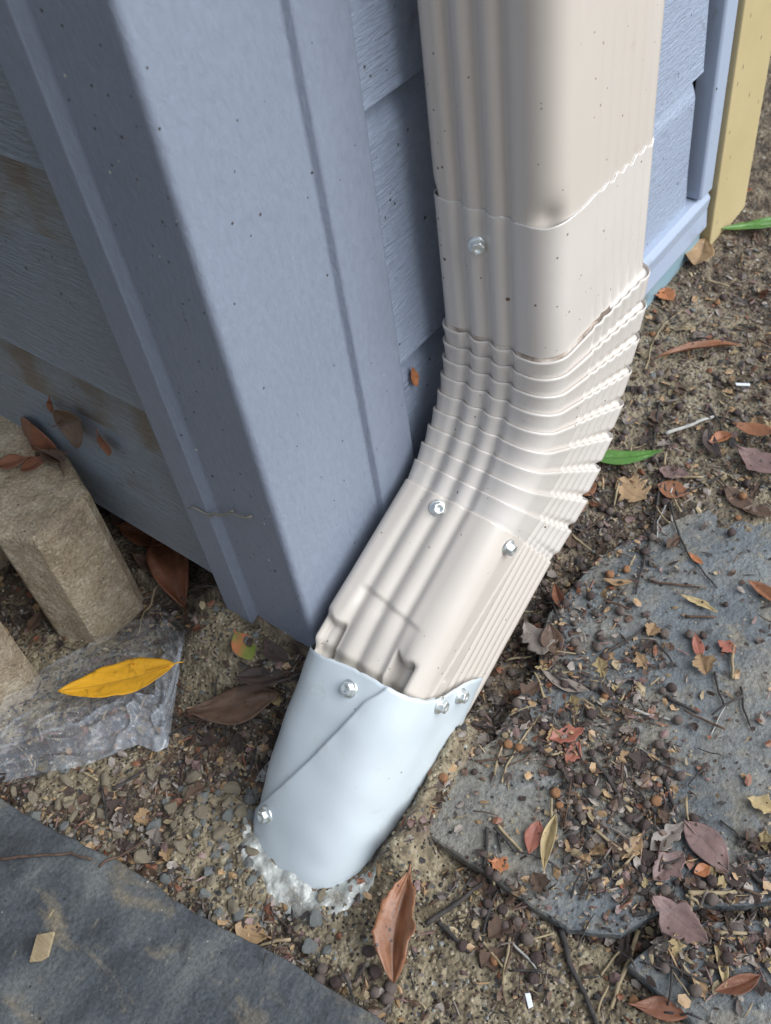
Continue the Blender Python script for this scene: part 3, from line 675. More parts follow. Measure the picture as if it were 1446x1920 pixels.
# ---------------------------------------------------------------- plastic film
Mb = bpy.data.materials.new('clear_plastic_film'); Mb.use_nodes = True
glassy(Mb, (.68, .73, .80), (.06, .42), .10, 7, .002, .40, .66)
def lerp_poly(P, t):
    k = t*(len(P)-1); i = min(int(k), len(P)-2); f = k-i; return (P[i][0]+(P[i+1][0]-P[i][0])*f, P[i][1]+(P[i+1][1]-P[i][1])*f)
def bag():
    T = [(-60, 1360), (20, 1300), (90, 1255), (160, 1215), (225, 1178), (268, 1162), (290, 1142), (322, 1150), (356, 1188)]
    Bm = [(-60, 1480), (20, 1468), (90, 1452), (160, 1440), (215, 1418), (262, 1400), (296, 1414), (318, 1404), (338, 1270)]
    NU, NV = 150, 90; vs = []; fs = []
    for j in range(NV+1):
        for i in range(NU+1):
            u, v = i/NU, j/NV; a, b = lerp_poly(T, u), lerp_poly(Bm, u); q = (a[0]+(b[0]-a[0])*v, a[1]+(b[1]-a[1])*v); p = at(*q)
            al = nz(u*1.6+1.2*nz(u, v, 0, 2), v*5-u*2.2, 3, 1.6)
            rid = (1-abs(al)*2.2)
            e = 1-abs(2*v-1)**6
            z = .003 + e*(.0095*max(0, rid)**3 + .005*abs(nz(u*2, v*14-u*5, 5, 1.2)) + .0008*abs(nz(u*5, v*40-u*12, 6, 1)))
            z += .010*gs(v, .78, .10)*sst(.0, .2, u)*sst(.9, .7, u) + .008*gs(u, .86, .05)*e + .006*gs(v, .12, .08)*e
            vs.append(p+Vector((0, 0, z)))
    n = NU+1
    for j in range(NV):
        for i in range(NU): fs.append((j*n+i, j*n+i+1, (j+1)*n+i+1, (j+1)*n+i))
    o = mk('plastic_bag', vs, fs, Mb); settle(o, at(200, 1330))
    return prop(o, 'crumpled clear plastic bag lying on the ground under the yellow leaf', 'plastic bag')
BAG = bag()

# ---------------------------------------------------------------- leaves
def leaf_mesh(p0, p1, n, wr, mt, fold=.25, curl=.10, shape=1., ragged=.0, stem=.12, lift=.0015, twist=0., seed=0, wave=.02):
    """blade from base p0 to tip p1 lying across normal n; width ratio wr; returns verts and faces"""
    ax = (p1-p0); L = ax.length; ax.normalize(); n = (n-ax*n.dot(ax)).normalized(); sd = n.cross(ax)
    NL, NW = 24, 8; vs = []; fs = []; rb = random.Random(int(seed*10)); bend = rb.uniform(-.09, .09); asy = rb.uniform(.82, 1.18); sk = rb.uniform(.85, 1.25); ragged = ragged+.05
    for i in range(NL+1):
        t = i/NL; wd = wr*L*.5*(sin(pi*t**sk)**.85 if 0 < t < 1 else .0)
        for j in range(-NW, NW+1):
            s = j/NW; rg = 1+ragged*nz(t*4, s > 0, seed+.3, 1.7)+ragged*.35*nz(t*13, s > 0, seed+.9, 1.7)
            x = s*wd*rg*(asy if s > 0 else 1/asy)
            h = lift + fold*abs(x)*(1+.3*nz(t*3, 0, seed, 1)) + curl*L*((t-.5)**2*4-.0) + wave*L*nz(t*4, s*2, seed, 1)
            tw = twist*(t-.5)
            vs.append(p0+ax*(t*L)+sd*(x*cos(tw)+bend*L*sin(pi*t))+n*(h+x*sin(tw)))
    m_ = 2*NW+1
    for i in range(NL):
        for j in range(m_-1): fs.append((i*m_+j, i*m_+j+1, (i+1)*m_+j+1, (i+1)*m_+j))
    return vs, fs, ax, sd, n, L
def add_uv(me):
    NL, m_ = 24, 17; uvl = me.uv_layers.new(name='UVMap')
    for li, lp in enumerate(me.loops):
        i, j = divmod(lp.vertex_index, m_); uvl.data[li].uv = (i/NL, j/(m_-1))
def leaf3(p0, p1, n, wr, mt, label=None, stem=.15, group='fallen leaves', name='leaf', cat='leaf', side=0., **k):
    vs, fs, ax, sd, n, L = leaf_mesh(p0, p1, n, wr, mt, **k)
    c = (p0+p1)/2
    o = mk(name, vs, fs, M[mt]); add_uv(o.data); s = o.modifiers.new('s', 'SOLIDIFY'); s.thickness = .0003; s.offset = 0; settle(o, c)
    prop(o, label, cat, group)
    if stem:
        b = vs[8]; pts = [b+ax*.25*L+n*.0003, b+n*.0003, b-ax*stem*L*.5+n*.001+sd*side*L*.3, b-ax*stem*L+sd*side*L]
        t = tube('stalk', pts, [.0003, .0006, .0005, .0004], M[mt], None, 5); t.parent = o; t.matrix_parent_inverse = Matrix.Translation(-c)
    return o
ZUP = Vector((0, 0, 1))
def leaf(a, b, wr, mt, label, **k):
    p0, p1 = at(*a), at(*b); mx = max(H(p0.x, p0.y), H(p1.x, p1.y), H(*((p0+p1)/2).xy))
    p0.z = .5*p0.z+.5*mx; p1.z = .5*p1.z+.5*mx
    return leaf3(p0, p1, ZUP+Vector((k.pop('tx', 0), k.pop('ty', 0), 0)), wr, mt, label, **k)
up4 = Vector((0, 0, .010))
def yl():
    zz = lambda a, b: -.045
    p0, p1 = zray(333, 1254, zz), zray(112, 1302, zz); z = max(H(p0.x, p0.y), H(p1.x, p1.y))+.014; p0.z = max(z, p0.z); p1.z = p0.z-.002
    leaf3(p0, p1, ZUP, .33, 'l_yellow', 'large bright yellow leaf resting on the clear plastic bag', fold=.14, curl=.05, ragged=.06, stem=.07, seed=3, wave=.012, group='fallen leaves')
yl()
leaf((1240, 862), (1085, 862), .24, 'l_green', 'fresh green leaf poking out right of the pleated elbow', fold=.15, curl=.05, stem=.0, seed=2, lift=.006)
leaf((1346, 440), (1500, 428), .20, 'l_green', 'green leaf at the right edge below the tan trim board', fold=.35, curl=.03, stem=0, seed=5, lift=.004)
leaf((770, 1632), (742, 1852), .37, 'l_copper', 'long folded copper leaf standing on the mortar below the sleeve', fold=.75, curl=-.03, stem=.15, seed=8, lift=.004, tx=-.15, wave=.05, ragged=.35)
leaf((505, 1762), (443, 1738), .72, 'l_tan', 'small pale tan leaf below the sealant by the big bare slab', fold=.15, curl=.12, stem=.1, seed=11)
leaf((372, 1368), (535, 1312), .42, 'l_brown', 'large wet brown leaf lying left of the sleeve', fold=.2, curl=.05, seed=12, wave=.04, lift=.004)
leaf((568, 1270), (455, 1292), .36, 'l_dark', 'dark wet leaf tucked between the corner post and sleeve', fold=.3, curl=.05, seed=13, wave=.04)
leaf((443, 1190), (478, 1248), .62, 'l_redgreen', 'half red half green leaf on the mortar by the corner post foot', fold=.15, curl=.05, seed=14, stem=.1, lift=.003)
leaf((352, 1150), (338, 975), .34, 'l_rust', 'tall curled rust leaf upright against the corner post foot', fold=.5, curl=-.10, seed=15, wave=.05, lift=.012)
leaf((215, 960), (300, 1010), .45, 'l_purple', 'dull purple leaf under the siding edge behind the concrete block', fold=.3, seed=16, lift=.01)
leaf((232, 1010), (318, 1045), .50, 'l_rust', 'orange brown leaf under the siding between block and post', fold=.3, seed=17, lift=.012)
leaf((255, 1052), (330, 1078), .40, 'l_brown', 'brown leaf in the dark litter right of the concrete block', fold=.3, seed=18, lift=.006)
leaf((300, 985), (335, 1000), .6, 'l_brown', 'small brown leaf right under the siding by the post', fold=.4, seed=19, lift=.014)
leaf((500, 1205), (545, 1250), .5, 'l_dark', 'dark curled leaf at the foot of the post corner', fold=.4, seed=20, lift=.004)
leaf((1095, 1372), (1030, 1392), .50, 'l_red', 'bright coral leaf folded on the litter at the slab edge', fold=.5, curl=.12, seed=21, stem=0, ragged=.5)
leaf((1085, 1395), (1062, 1435), .60, 'l_red', 'coral leaf point hanging below the folded coral leaf', fold=.2, seed=22, stem=0, ragged=.3)
leaf((992, 1606), (1011, 1543), .52, 'l_red', 'rust red diamond shaped leaf beside the straw coloured pod', fold=.25, seed=23, stem=0, curl=.1)
leaf((1020, 1640), (1043, 1533), .22, 'l_straw', 'long straw coloured curled pod leaf on the dusty slab', fold=.9, seed=24, stem=0)
leaf((920, 1618), (955, 1630), .75, 'l_orange', 'tiny orange lobed leaf at the near slab edge', fold=.2, seed=25, stem=.2, ragged=.9)
leaf((1168, 1612), (1202, 1572), .60, 'l_tan', 'tan leaf with dark edge among the berries', fold=.3, seed=26, stem=.1)
leaf((1283, 1546), (1364, 1640), .55, 'l_purple', 'broad brown pink oval leaf with dark spots on the slab', fold=.08, curl=.03, seed=27, stem=.05, lift=.003)
leaf((1350, 1625), (1402, 1662), .75, 'l_dark', 'dark red leaf at the tip of the broad oval leaf', fold=.3, curl=.1, seed=28, stem=.1)
leaf((1224, 1655), (1280, 1602), .62, 'l_purple', 'purplish torn leaf left of the orange seed', fold=.35, seed=29, ragged=.5, stem=0)
leaf((1218, 1600), (1285, 1545), .38, 'l_grey', 'narrow greyish leaf beside the broad oval leaf', fold=.4, seed=30, ragged=.5, stem=0)
leaf((1222, 1690), (1325, 1775), .50, 'l_purple', 'large grey purple torn leaf lying over the slab corner', fold=.12, seed=31, ragged=.7, stem=0, lift=.004)
leaf((1285, 1745), (1335, 1775), .55, 'l_grey', 'grey leaf piece below the large torn purple leaf', fold=.2, seed=32, ragged=.8, stem=0)
leaf((1398, 1500), (1462, 1532), .55, 'l_straw', 'pale tan crumpled leaf at the right edge', fold=.5, seed=33, ragged=.8, stem=0)
leaf((1338, 1862), (1424, 1832), .36, 'l_rust', 'rolled pinkish rust leaf on the corner slab', fold=.8, seed=34, stem=0, curl=.08)
leaf((1338, 1775), (1358, 1855), .24, 'l_straw', 'straw coloured narrow leaf crossing under the rolled leaf', fold=.7, seed=35, stem=0)
leaf((1183, 1892), (1285, 1915), .42, 'l_rust', 'brown pointed leaf on the mortar at the bottom edge', fold=.12, curl=.04, seed=36, stem=.1, lift=.003)
leaf((1015, 1262), (1105, 1302), .26, 'l_grey', 'long taupe leaf in the litter right of the lower pipe', fold=.3, seed=37, stem=0)
leaf((985, 1188), (1022, 1240), .60, 'l_grey', 'grey angular leaf piece close to the lower pipe', fold=.05, seed=38, stem=0, ragged=.8, lift=.004)
leaf((1030, 1175), (1045, 1235), .60, 'l_brown', 'brown leaf beside the grey angular leaf piece', fold=.3, seed=39, stem=0)
leaf((1120, 912), (1082, 932), .85, 'l_copper', 'rounded copper leaf tucked against the elbow below the green leaf', fold=.25, curl=.12, seed=40, stem=0)
leaf((1158, 905), (1210, 945), .85, 'l_tan', 'ragged tan star shaped leaf right of the elbow', fold=.15, seed=41, ragged=1.1, stem=.1)
leaf((1232, 915), (1290, 930), .75, 'l_copper', 'coppery round leaf under the crossing twigs', fold=.3, seed=42, stem=0)
leaf((1235, 885), (1290, 895), .6, 'l_purple', 'pale purple leaf scrap behind the crossing twigs', fold=.3, seed=43, stem=0, ragged=.6)
leaf((1375, 820), (1330, 838), .5, 'l_orange', 'orange narrow leaf left of the big purple leaf', fold=.5, seed=44, stem=0)
leaf((1370, 815), (1455, 830), .38, 'l_copper', 'coppery curled leaf above the purple leaf at the right', fold=.5, seed=45, stem=0, lift=.008)
leaf((1380, 850), (1462, 900), .58, 'l_purple', 'big purple pink leaf at the right edge', fold=.25, seed=46, stem=.1, ragged=.3, lift=.004)
leaf((1325, 810), (1352, 868), .34, 'l_dark', 'narrow dark brown leaf standing in the dust', fold=.5, seed=47, stem=0)
leaf((1358, 918), (1410, 965), .48, 'l_brown', 'brown oval leaf at the dusty slab top', fold=.15, seed=48, stem=.2)
leaf((1390, 960), (1450, 975), .48, 'l_brown', 'crumpled brown leaf at the right edge of the slab', fold=.6, seed=49, stem=.0, ragged=.5)
leaf((1400, 1095), (1460, 1140), .34, 'l_copper', 'rust coloured curled leaf at the right edge mid height', fold=.6, seed=50, stem=0)
leaf((1300, 1190), (1312, 1240), .36, 'l_red', 'small coral leaf sliver on the bare slate', fold=.3, seed=51, stem=0)
leaf((1345, 1205), (1378, 1228), .70, 'l_red', 'small coral leaf scrap beside a straw', fold=.3, seed=52, stem=0, ragged=.5)
leaf((1228, 678), (1388, 658), .13, 'l_copper', 'long rolled cinnamon brown leaf on the soil', fold=1.3, curl=.02, seed=53, stem=0, lift=.003, wave=.01)
leaf((1302, 628), (1335, 638), .50, 'l_red', 'small red leaf above the rolled brown one', fold=.2, seed=54, stem=0)
leaf((1335, 385), (1410, 368), .40, 'l_copper', 'curled brown leaf at the foot of the tan trim board', fold=.6, seed=55, stem=.1, lift=.004, ragged=.5)
leaf((1320, 460), (1300, 512), .62, 'l_tan', 'tan red leaf leaning by the end of the flashing', fold=.5, seed=56, stem=0, lift=.004)
leaf((1246, 545), (1262, 570), .85, 'l_orange', 'small orange leaf against the teal flashing', fold=.3, seed=57, stem=0, ragged=.5)
leaf((1260, 1060), (1312, 1050), .5, 'l_orange', 'orange leaf sliver at the twig end on the slab', fold=.5, seed=58, stem=0) if False else None
leaf((1290, 1040), (1318, 1062), .35, 'l_orange', 'orange sliver at the end of the long forked twig', fold=.4, seed=58, stem=0)
leaf((1130, 1090), (1185, 1095), .3, 'l_tan', 'tan rolled leaf by the upper slab edge', fold=.7, seed=59, stem=0)
leaf((1275, 1122), (1345, 1155), .20, 'l_straw', 'long straw coloured strip on the dusty slab', fold=.5, seed=60, stem=0, ragged=.4)
leaf((1040, 1110), (1055, 1150), .3, 'l_rust', 'rust red pod in the litter by the lower pipe', fold=.8, seed=61, stem=0)
leaf((1300, 1640), (1330, 1628), .8, 'l_orange', 'shiny orange round seed husk by the oval leaf', fold=.4, curl=.15, seed=62, stem=0)
leaf((60, 1195), (85, 1160), .5, 'l_brown', 'brown leaf in the gap between the concrete blocks', fold=.4, seed=63, lift=.004)
# leaves on top of the main block and against the wall
def leafon(objs, a, b, wr, mt, label, lift=.003, nn=None, **k):
    h0, h1 = hitmesh(objs, *a), hitmesh(objs, *b)
    if not h0 or not h1: print('LEAF MISS', a, b); return
    n = nn or (h0[1]+h1[1]).normalized(); return leaf3(h0[0]+n*.001, h1[0]+n*.001, n, wr, mt, label, lift=lift, **k)
leafon(BK[:1], (95, 868), (45, 895), .70, 'l_rust', 'rounded rust leaf with a long stalk on top of the concrete block', seed=70, stem=.6, side=.3)
leafon(BK[:1], (60, 872), (0, 885), .6, 'l_rust', 'rust leaf at the left edge on top of the concrete block', seed=71, lift=.005, curl=.1)
leafon(BK[:1], (80, 862), (128, 886), .55, 'l_brown', 'folded brown leaf at the back corner of the block top', seed=72, lift=.006, fold=.4)
WL = [o for o in bpy.data.objects if o.name.startswith('siding_panel')]
leafon(WL, (88, 858), (72, 785), .85, 'l_rust', 'pointed rust leaf standing behind the block against the siding', seed=73, lift=.010, curl=-.1, fold=-.4)
leafon(WL, (98, 860), (146, 842), .55, 'l_brown', 'brown leaf stuck between block and siding', seed=74, lift=.008, fold=.5)
leafon(WL, (125, 785), (168, 772), .75, 'l_brown', 'dark red brown leaf clinging to the dirty siding', seed=75, lift=.003, fold=.5, stem=.3)
leafon(WL, (200, 808), (216, 846), .80, 'l_rust', 'small round rust leaf hanging on the siding', seed=76, lift=.003, fold=.2, stem=.4)
leafon(WL, (104, 742), (107, 768), .5, 'l_rust', 'tiny reddish bud shaped leaf on the siding', seed=77, lift=.002, fold=.8, stem=.3)
leafon(WL, (763, 685), (772, 722), .45, 'l_orange', 'orange sliver of leaf wedged by the lap behind the elbow', seed=78, lift=.002, fold=.6, stem=0)

# ---------------------------------------------------------------- twigs, straws
def twig(px, r, mt, label, name='twig', h=.002, group=None, cat='twig', lifts=None):
    P = [at(*q) for q in px]; pts = []
    for i in range(len(P)-1):
        n = 5
        for k in range(n): pts.append(P[i].lerp(P[i+1], k/n))
    pts.append(P[-1]); m_ = len(pts)
    zt = [H(p.x, p.y) for p in pts]
    out = []
    for i, p in enumerate(pts):
        z = max(zt[max(0, i-2):i+3]); q = Vector((p.x, p.y, z+h*.5+r*.6)); q += Vector((nz(q.x, q.y, 1, 90), nz(q.x, q.y, 5, 90), 0))*.0012; out.append(q)
    o = tube(name, out, [r*(1-.35*i/m_)*(1+.25*nz(i*.9, r*999, 0, 1)) for i in range(m_)], M[mt]); settle(o, out[m_//2]); return prop(o, label, cat, group)
TW = [([(1237, 757), (1228, 810), (1222, 858)], .0012, 'bark', 'straight dark twig right above the green leaf tip'),
 ([(1243, 895), (1230, 960), (1224, 1000), (1208, 1050), (1192, 1115)], .0011, 'bark', 'long dark twig running down from the crossing twigs'),
 ([(1210, 932), (1255, 933), (1300, 925), (1372, 885)], .0012, 'bark', 'grey brown twig crossing over the coppery round leaf'),
 ([(1243, 893), (1252, 940), (1275, 1010), (1290, 1040), (1345, 1106)], .0010, 'bark', 'long forked dark twig pointing down onto the slab'),
 ([(1266, 905), (1250, 945), (1232, 980), (1232, 1015)], .0008, 'pale', 'thin pale curved twig under the dark crossing twigs'),
 ([(1236, 872), (1262, 834)], .0009, 'bark', 'short dark twig across the leaf tip') if False else ([(1234, 812), (1262, 835)], .0009, 'bark', 'short dark twig near the green leaf tip'),
 ([(1248, 818), (1290, 803), (1338, 785)], .0018, 'pale', 'thick whitish dry stem on the bare dust'),
 ([(1330, 768), (1350, 800), (1358, 830)], .0010, 'bark', 'dark twig crossing the whitish stem'),
 ([(1210, 700), (1222, 650), (1245, 610), (1280, 585)], .0007, 'straw', 'fine curved rootlet on the soil by the flashing'),
 ([(1052, 1745), (1062, 1790), (1078, 1830), (1098, 1870), (1118, 1925)], .0019, 'bark', 'thick dark stick at the lower edge running off the slab corner'),
 ([(800, 1738), (850, 1700), (912, 1657)], .0018, 'bark', 'dark stick pointing from the copper leaf to the slab corner'),
 ([(822, 1732), (850, 1758), (880, 1785)], .0015, 'bark', 'short black stick on the mortar right of the copper leaf'),
 ([(941, 1470), (948, 1440), (975, 1395), (1010, 1345)], .0008, 'straw', 'long curved pale straw across the slab tip'),
 ([(945, 1440), (985, 1425), (1018, 1390), (1030, 1372)], .0006, 'bark_r', 'thin brown stem crossing the pale straw'),
 ([(1173, 1328), (1210, 1340), (1256, 1352)], .0012, 'pale', 'straight bluish grey twig on the slab'),
 ([(1250, 1310), (1280, 1325), (1310, 1340)], .0013, 'bark', 'dark twig with a white speck on the slab'),
 ([(1340, 1262), (1346, 1290), (1356, 1325)], .0009, 'bark', 'slim dark twig at the right middle of the slab'),
 ([(1385, 1290), (1395, 1330), (1405, 1362)], .0009, 'bark', 'dark twig pointing down near the right edge'),
 ([(1376, 1212), (1372, 1250), (1374, 1275)], .0013, 'straw', 'short straw stub beside the coral scrap'),
 ([(1108, 1425), (1135, 1455), (1165, 1500)], .0017, 'bark', 'dark stick with a pale end in the berry pile'),
 ([(1238, 1435), (1250, 1480), (1268, 1530)], .0016, 'bark', 'dark brown stick at the right side of the berry pile'),
 ([(914, 1555), (912, 1590), (908, 1640)], .0013, 'bark', 'dark twig upright at the near slab edge'),
 ([(935, 1562), (938, 1600)], .0010, 'bark', 'short dark twig beside the upright one'),
 ([(935, 1550), (955, 1575), (980, 1600)], .0012, 'straw', 'tan bent straw on the slab tip'),
 ([(1195, 1748), (1180, 1800), (1160, 1850), (1146, 1895)], .0016, 'straw', 'long tan stem lying over the gap between slabs'),
 ([(1240, 1640), (1215, 1690), (1196, 1745)], .0010, 'straw', 'thin tan stem above the long one') if False else ([(1170, 1775), (1150, 1800), (1128, 1830)], .0008, 'straw', 'thin tan stem left of the long one'),
 ([(890, 1748), (915, 1780), (945, 1815)], .0010, 'straw', 'tan straw on the mortar below the black stick'),
 ([(957, 1760), (950, 1800), (943, 1848)], .0010, 'straw', 'pale forked straw on the lower mortar'),
 ([(975, 1775), (1010, 1760), (1040, 1750)], .0007, 'straw', 'short pale straw near the slab corner'),
 ([(975, 1720), (958, 1790), (942, 1850), (948, 1888), (985, 1868)], .0006, 'bark_r', 'thin reddish root curling on the mortar'),
 ([(955, 1760), (985, 1795), (1012, 1825)], .0009, 'pale', 'greyish twig across the lower mortar'),
 ([(1030, 1800), (1010, 1790), (1000, 1770)], .0007, 'bark', 'little dark twig near the slab corner') if False else ([(1290, 1675), (1330, 1678), (1372, 1676)], .0018, 'straw', 'straight tan stick below the broad oval leaf'),
 ([(1345, 1750), (1400, 1751)], .0014, 'straw', 'short flat straw on the corner slab litter'),
 ([(1275, 1810), (1312, 1848)], .0012, 'straw', 'tan twig lying at the corner slab litter edge'),
 ([(1410, 1640), (1430, 1670), (1450, 1700)], .0014, 'bark', 'dark twig at the right edge by the litter pile'),
 ([(1035, 1560), (1000, 1570)], .0008, 'straw', 'x') if False else ([(1120, 1900), (1140, 1850)], .0008, 'straw', 'short straw by the thick dark stick'),
 ([(0, 1613), (60, 1607), (135, 1602), (175, 1612)], .0010, 'bark_r', 'thin brown twig across the bare lower left slab'),
 ([(215, 1480), (250, 1462), (285, 1447)], .0016, 'bark', 'dark stick at the edge of the mortar lump under the bag'),
 ([(330, 1440), (400, 1400), (440, 1370), (500, 1300)], .0007, 'bark', 'long fine root left of the sleeve'),
 ([(395, 1330), (370, 1370), (350, 1420), (340, 1470)], .0006, 'bark_r', 'fine root hanging beside the wet brown leaf'),
 ([(262, 1190), (272, 1150), (300, 1110), (318, 1085)], .0007, 'straw', 'pale thin stem arching beside the block foot'),
 ([(360, 1130), (390, 1118), (415, 1108)], .0008, 'bark', 'thin dark twig at the foot of the post'),
 ([(1000, 1085), (1030, 1130), (1060, 1200)], .0008, 'bark', 'dark root threading the litter by the lower pipe'),
 ([(1120, 1160), (1150, 1125), (1165, 1105)], .0008, 'bark', 'little curved twig above the slab edge'),
 ([(1220, 1092), (1265, 1098), (1312, 1104)], .0010, 'bark_r', 'reddish brown straight twig on the upper slab'),
 ([(1130, 1230), (1175, 1205), (1222, 1168)], .0012, 'bark', 'curved dark stick with bark on the slab'),
 ([(1285, 1158), (1345, 1160)], .0011, 'bark_r', 'brown stick on the bare slate'),
 ([(1332, 1378), (1345, 1350), (1358, 1328)], .0005, 'pale', 'curved white fibre on the bare slate'),
 ([(1000, 1000), (1030, 960), (1048, 935)], .0008, 'bark_r', 'reddish straight stem by the last pleat') if False else ([(1035, 1045), (1062, 1005), (1084, 972)], .0009, 'bark_r', 'reddish stem leaning beside the last pleat'),
 ([(1348, 1540), (1375, 1560), (1395, 1590)], .0007, 'bark', 'thin dark twig between berries near the right edge'),
 ([(1180, 1310), (1195, 1280), (1210, 1250)], .0007, 'bark', 'thin twig in the litter centre') if False else ([(1020, 1310), (1010, 1280), (1003, 1262)], .0009, 'straw', 'upright straw stub under the taupe leaf')]
for p, r, mt, lb in TW: twig(p, r, mt, lb, group='twigs and straws on the ground')

# ---------------------------------------------------------------- scattered litter
BLOB = [(1180, 1640, 75, 1), (1120, 1600, 60, .9), (1100, 1500, 60, .9), (1200, 1470, 75, 1), (1225, 1540, 50, .8), (950, 1720, 70, .9), (1000, 1800, 60, .7), (960, 1340, 80, 1), (1020, 1240, 80, 1), (900, 1300, 40, .7),
        (1000, 1130, 70, 1), (960, 1180, 60, 1), (1190, 1230, 50, .8), (1150, 1000, 80, .9), (1270, 1775, 50, .8), (1225, 1790, 30, .6), (665, 1870, 45, .8), (900, 1660, 45, .8), (1130, 720, 80, .8), (1340, 1740, 90, 1), (1230, 1700, 60, .9),
        (1060, 1380, 90, 1), (1150, 1330, 80, .9), (1200, 640, 110, .7), (1350, 560, 110, .7), (1400, 680, 90, .6), (1180, 830, 60, .7), (860, 1330, 30, .5), (250, 1560, 110, .5), (440, 1400, 80, .9), (360, 1080, 70, 1), (330, 1440, 60, .7), (70, 1160, 50, .9), (540, 1790, 40, .7), (520, 1260, 50, .9), (1440, 1620, 60, .6), (1130, 1440, 70, 1), (1100, 1130, 80, .6), (1430, 1775, 45, .9), (240, 980, 60, 1)]
def dens(px, py):
    d = 0
    for x, y, r, w_ in BLOB:
        q = ((px-x)**2+(py-y)**2)/(r*r)
        if q < 4: d = max(d, w_*exp(-q*.9))
    return d
def proj_px(p):
    d = p-CP; z = d.dot(CF); return 723+FPX*d.dot(CR)/z, 960-FPX*d.dot(CU)/z
def okpos(p):
    """outside the house, the blocks and the sleeve"""
    if p.x > .0 and p.y > -.003 and p.y < .4: return p.x > .64
    if -.004 < p.x and p.y >= 0: return p.x > .64
    dx, dy = p.x+.052, p.y+.048
    if (dx/.062)**2+(dy/.050)**2 < 1: return False
    return True
def cand(rng, lo=(-120, 420), hi=(1600, 2050)):
    while True:
        q = (rng.uniform(lo[0], hi[0]), rng.uniform(lo[1], hi[1]))
        if q[0] < 600 and q[1] < 960: continue
        p = at(*q)
        if abs(p.x) < 1.2 and abs(p.y) < 1.2 and okpos(p): return q, p
def surf(p):
    for k, (P, z) in SLW.items():
        if inpoly(p.x, p.y, P): return k
    i, j = int((p.x-TAB['x0'])/.003), int((p.y-TAB['y0'])/.003)
    return 'mortar' if 0 <= i < TAB['nx'] and 0 <= j < TAB['ny'] and TAB['m'][j][i] > .5 else 'soil'
def accept(rng, q, p, base):
    s = surf(p); b = base[s]; d = dens(*q)
    if s == 'left': d *= 0
    return rng.random() < max(b, d*base.get('blob', 1))
def flake_verts(rng, p, sz, kind):
    a = rng.uniform(0, 2*pi); t = Vector((rng.gauss(0, .45), rng.gauss(0, .45), 1)).normalized(); u = Vector((cos(a), sin(a), 0)); u = (u-t*u.dot(t)).normalized(); v = t.cross(u)
    if kind == 'sliver': L, W = sz*1.6, sz*.22
    else: L, W = sz, sz*rng.uniform(.4, .8)
    n = 6; vs = [p+u*(L*.5*cos(2*pi*k/n)*rng.uniform(.7, 1.1))+v*(W*.5*sin(2*pi*k/n)*rng.uniform(.6, 1.2))+t*(rng.uniform(-.12, .3)*W) for k in range(n)]
    c = p+t*(sz*.12); return vs+[c]
def litter(name, N, base, szr, mats, wts, seed, label, zf=.25, box_=None):
    rng = random.Random(seed); vs = []; fs = []; mi = []; cnt = 0; tries = 0
    while cnt < N and tries < N*60:
        tries += 1; q, p = cand(rng, *(box_ or ((-120, 420), (1600, 2050))))
        if not accept(rng, q, p, base): continue
        sz = szr[0]+(szr[1]-szr[0])*rng.random()**2.2; k = 'sliver' if rng.random() < .3 else 'flake'
        pp = Vector((p.x, p.y, H(p.x, p.y)+sz*zf*rng.random()+.0005)); b = len(vs); vv = flake_verts(rng, pp, sz, k); vs += vv
        m_ = rng.choices(range(len(mats)), wts)[0]
        for i in range(6): fs.append((b+i, b+(i+1) % 6, b+6)); mi.append(m_)
        cnt += 1
    o = mk(name, vs, fs, [M[x] for x in mats], None, False, mi); print(name, cnt)
    return prop(o, label, 'leaf litter', None, 'stuff')
litter('leaf_litter', 17000, dict(soil=.75, mortar=.10, mid=.05, low=.04, left=.0005, blob=1.0), (.0012, .0095), ['l_dark', 'l_brown', 'l_grey', 'l_tan', 'l_rust', 'straw', 'l_purple', 'bark'], [22, 22, 18, 12, 5, 8, 8, 12], 11, 'brown crumbled leaf litter covering the soil and drifting over the slabs')
def gravelly(name, N, base, szr, mats, wts, seed, label, box_=None):
    rng = random.Random(seed); vs = []; fs = []; mi = []; cnt = 0
    ico = [(0, 0, 1), (.9, 0, .3), (.28, .85, .3), (-.72, .52, .3), (-.72, -.52, .3), (.28, -.85, .3), (0, 0, -.6)]
    F = [(0, 1, 2), (0, 2, 3), (0, 3, 4), (0, 4, 5), (0, 5, 1), (6, 2, 1), (6, 3, 2), (6, 4, 3), (6, 5, 4), (6, 1, 5)]
    while cnt < N:
        q, p = cand(rng, *(box_ or ((-120, 420), (1600, 2050))))
        if not accept(rng, q, p, base): continue
        sz = szr[0]+(szr[1]-szr[0])*rng.random()**3; b = len(vs); z = H(p.x, p.y); a = rng.uniform(0, 6.3)
        for x, y, zz in ico:
            x, y = x*cos(a)-y*sin(a), x*sin(a)+y*cos(a); vs.append((p.x+x*sz*.5*rng.uniform(.7, 1.2), p.y+y*sz*.5*rng.uniform(.7, 1.2), z+sz*.15+zz*sz*.35*rng.uniform(.7, 1.2)))
        m_ = rng.choices(range(len(mats)), wts)[0]
        for f in F: fs.append(tuple(b+i for i in f)); mi.append(m_)
        cnt += 1
    o = mk(name, vs, fs, [M[x] for x in mats], None, False, mi); return prop(o, label, 'grit', None, 'stuff')
gravelly('soil_grit', 14000, dict(soil=.8, mortar=.55, mid=.06, low=.05, left=.001, blob=.8), (.0009, .0038), ['bark', 'l_dark', 'block', 'stone', 'stone_g', 'bark_r'], [18, 12, 32, 14, 9, 12], 21, 'fine dark and tan grit strewn over the soil and mortar')
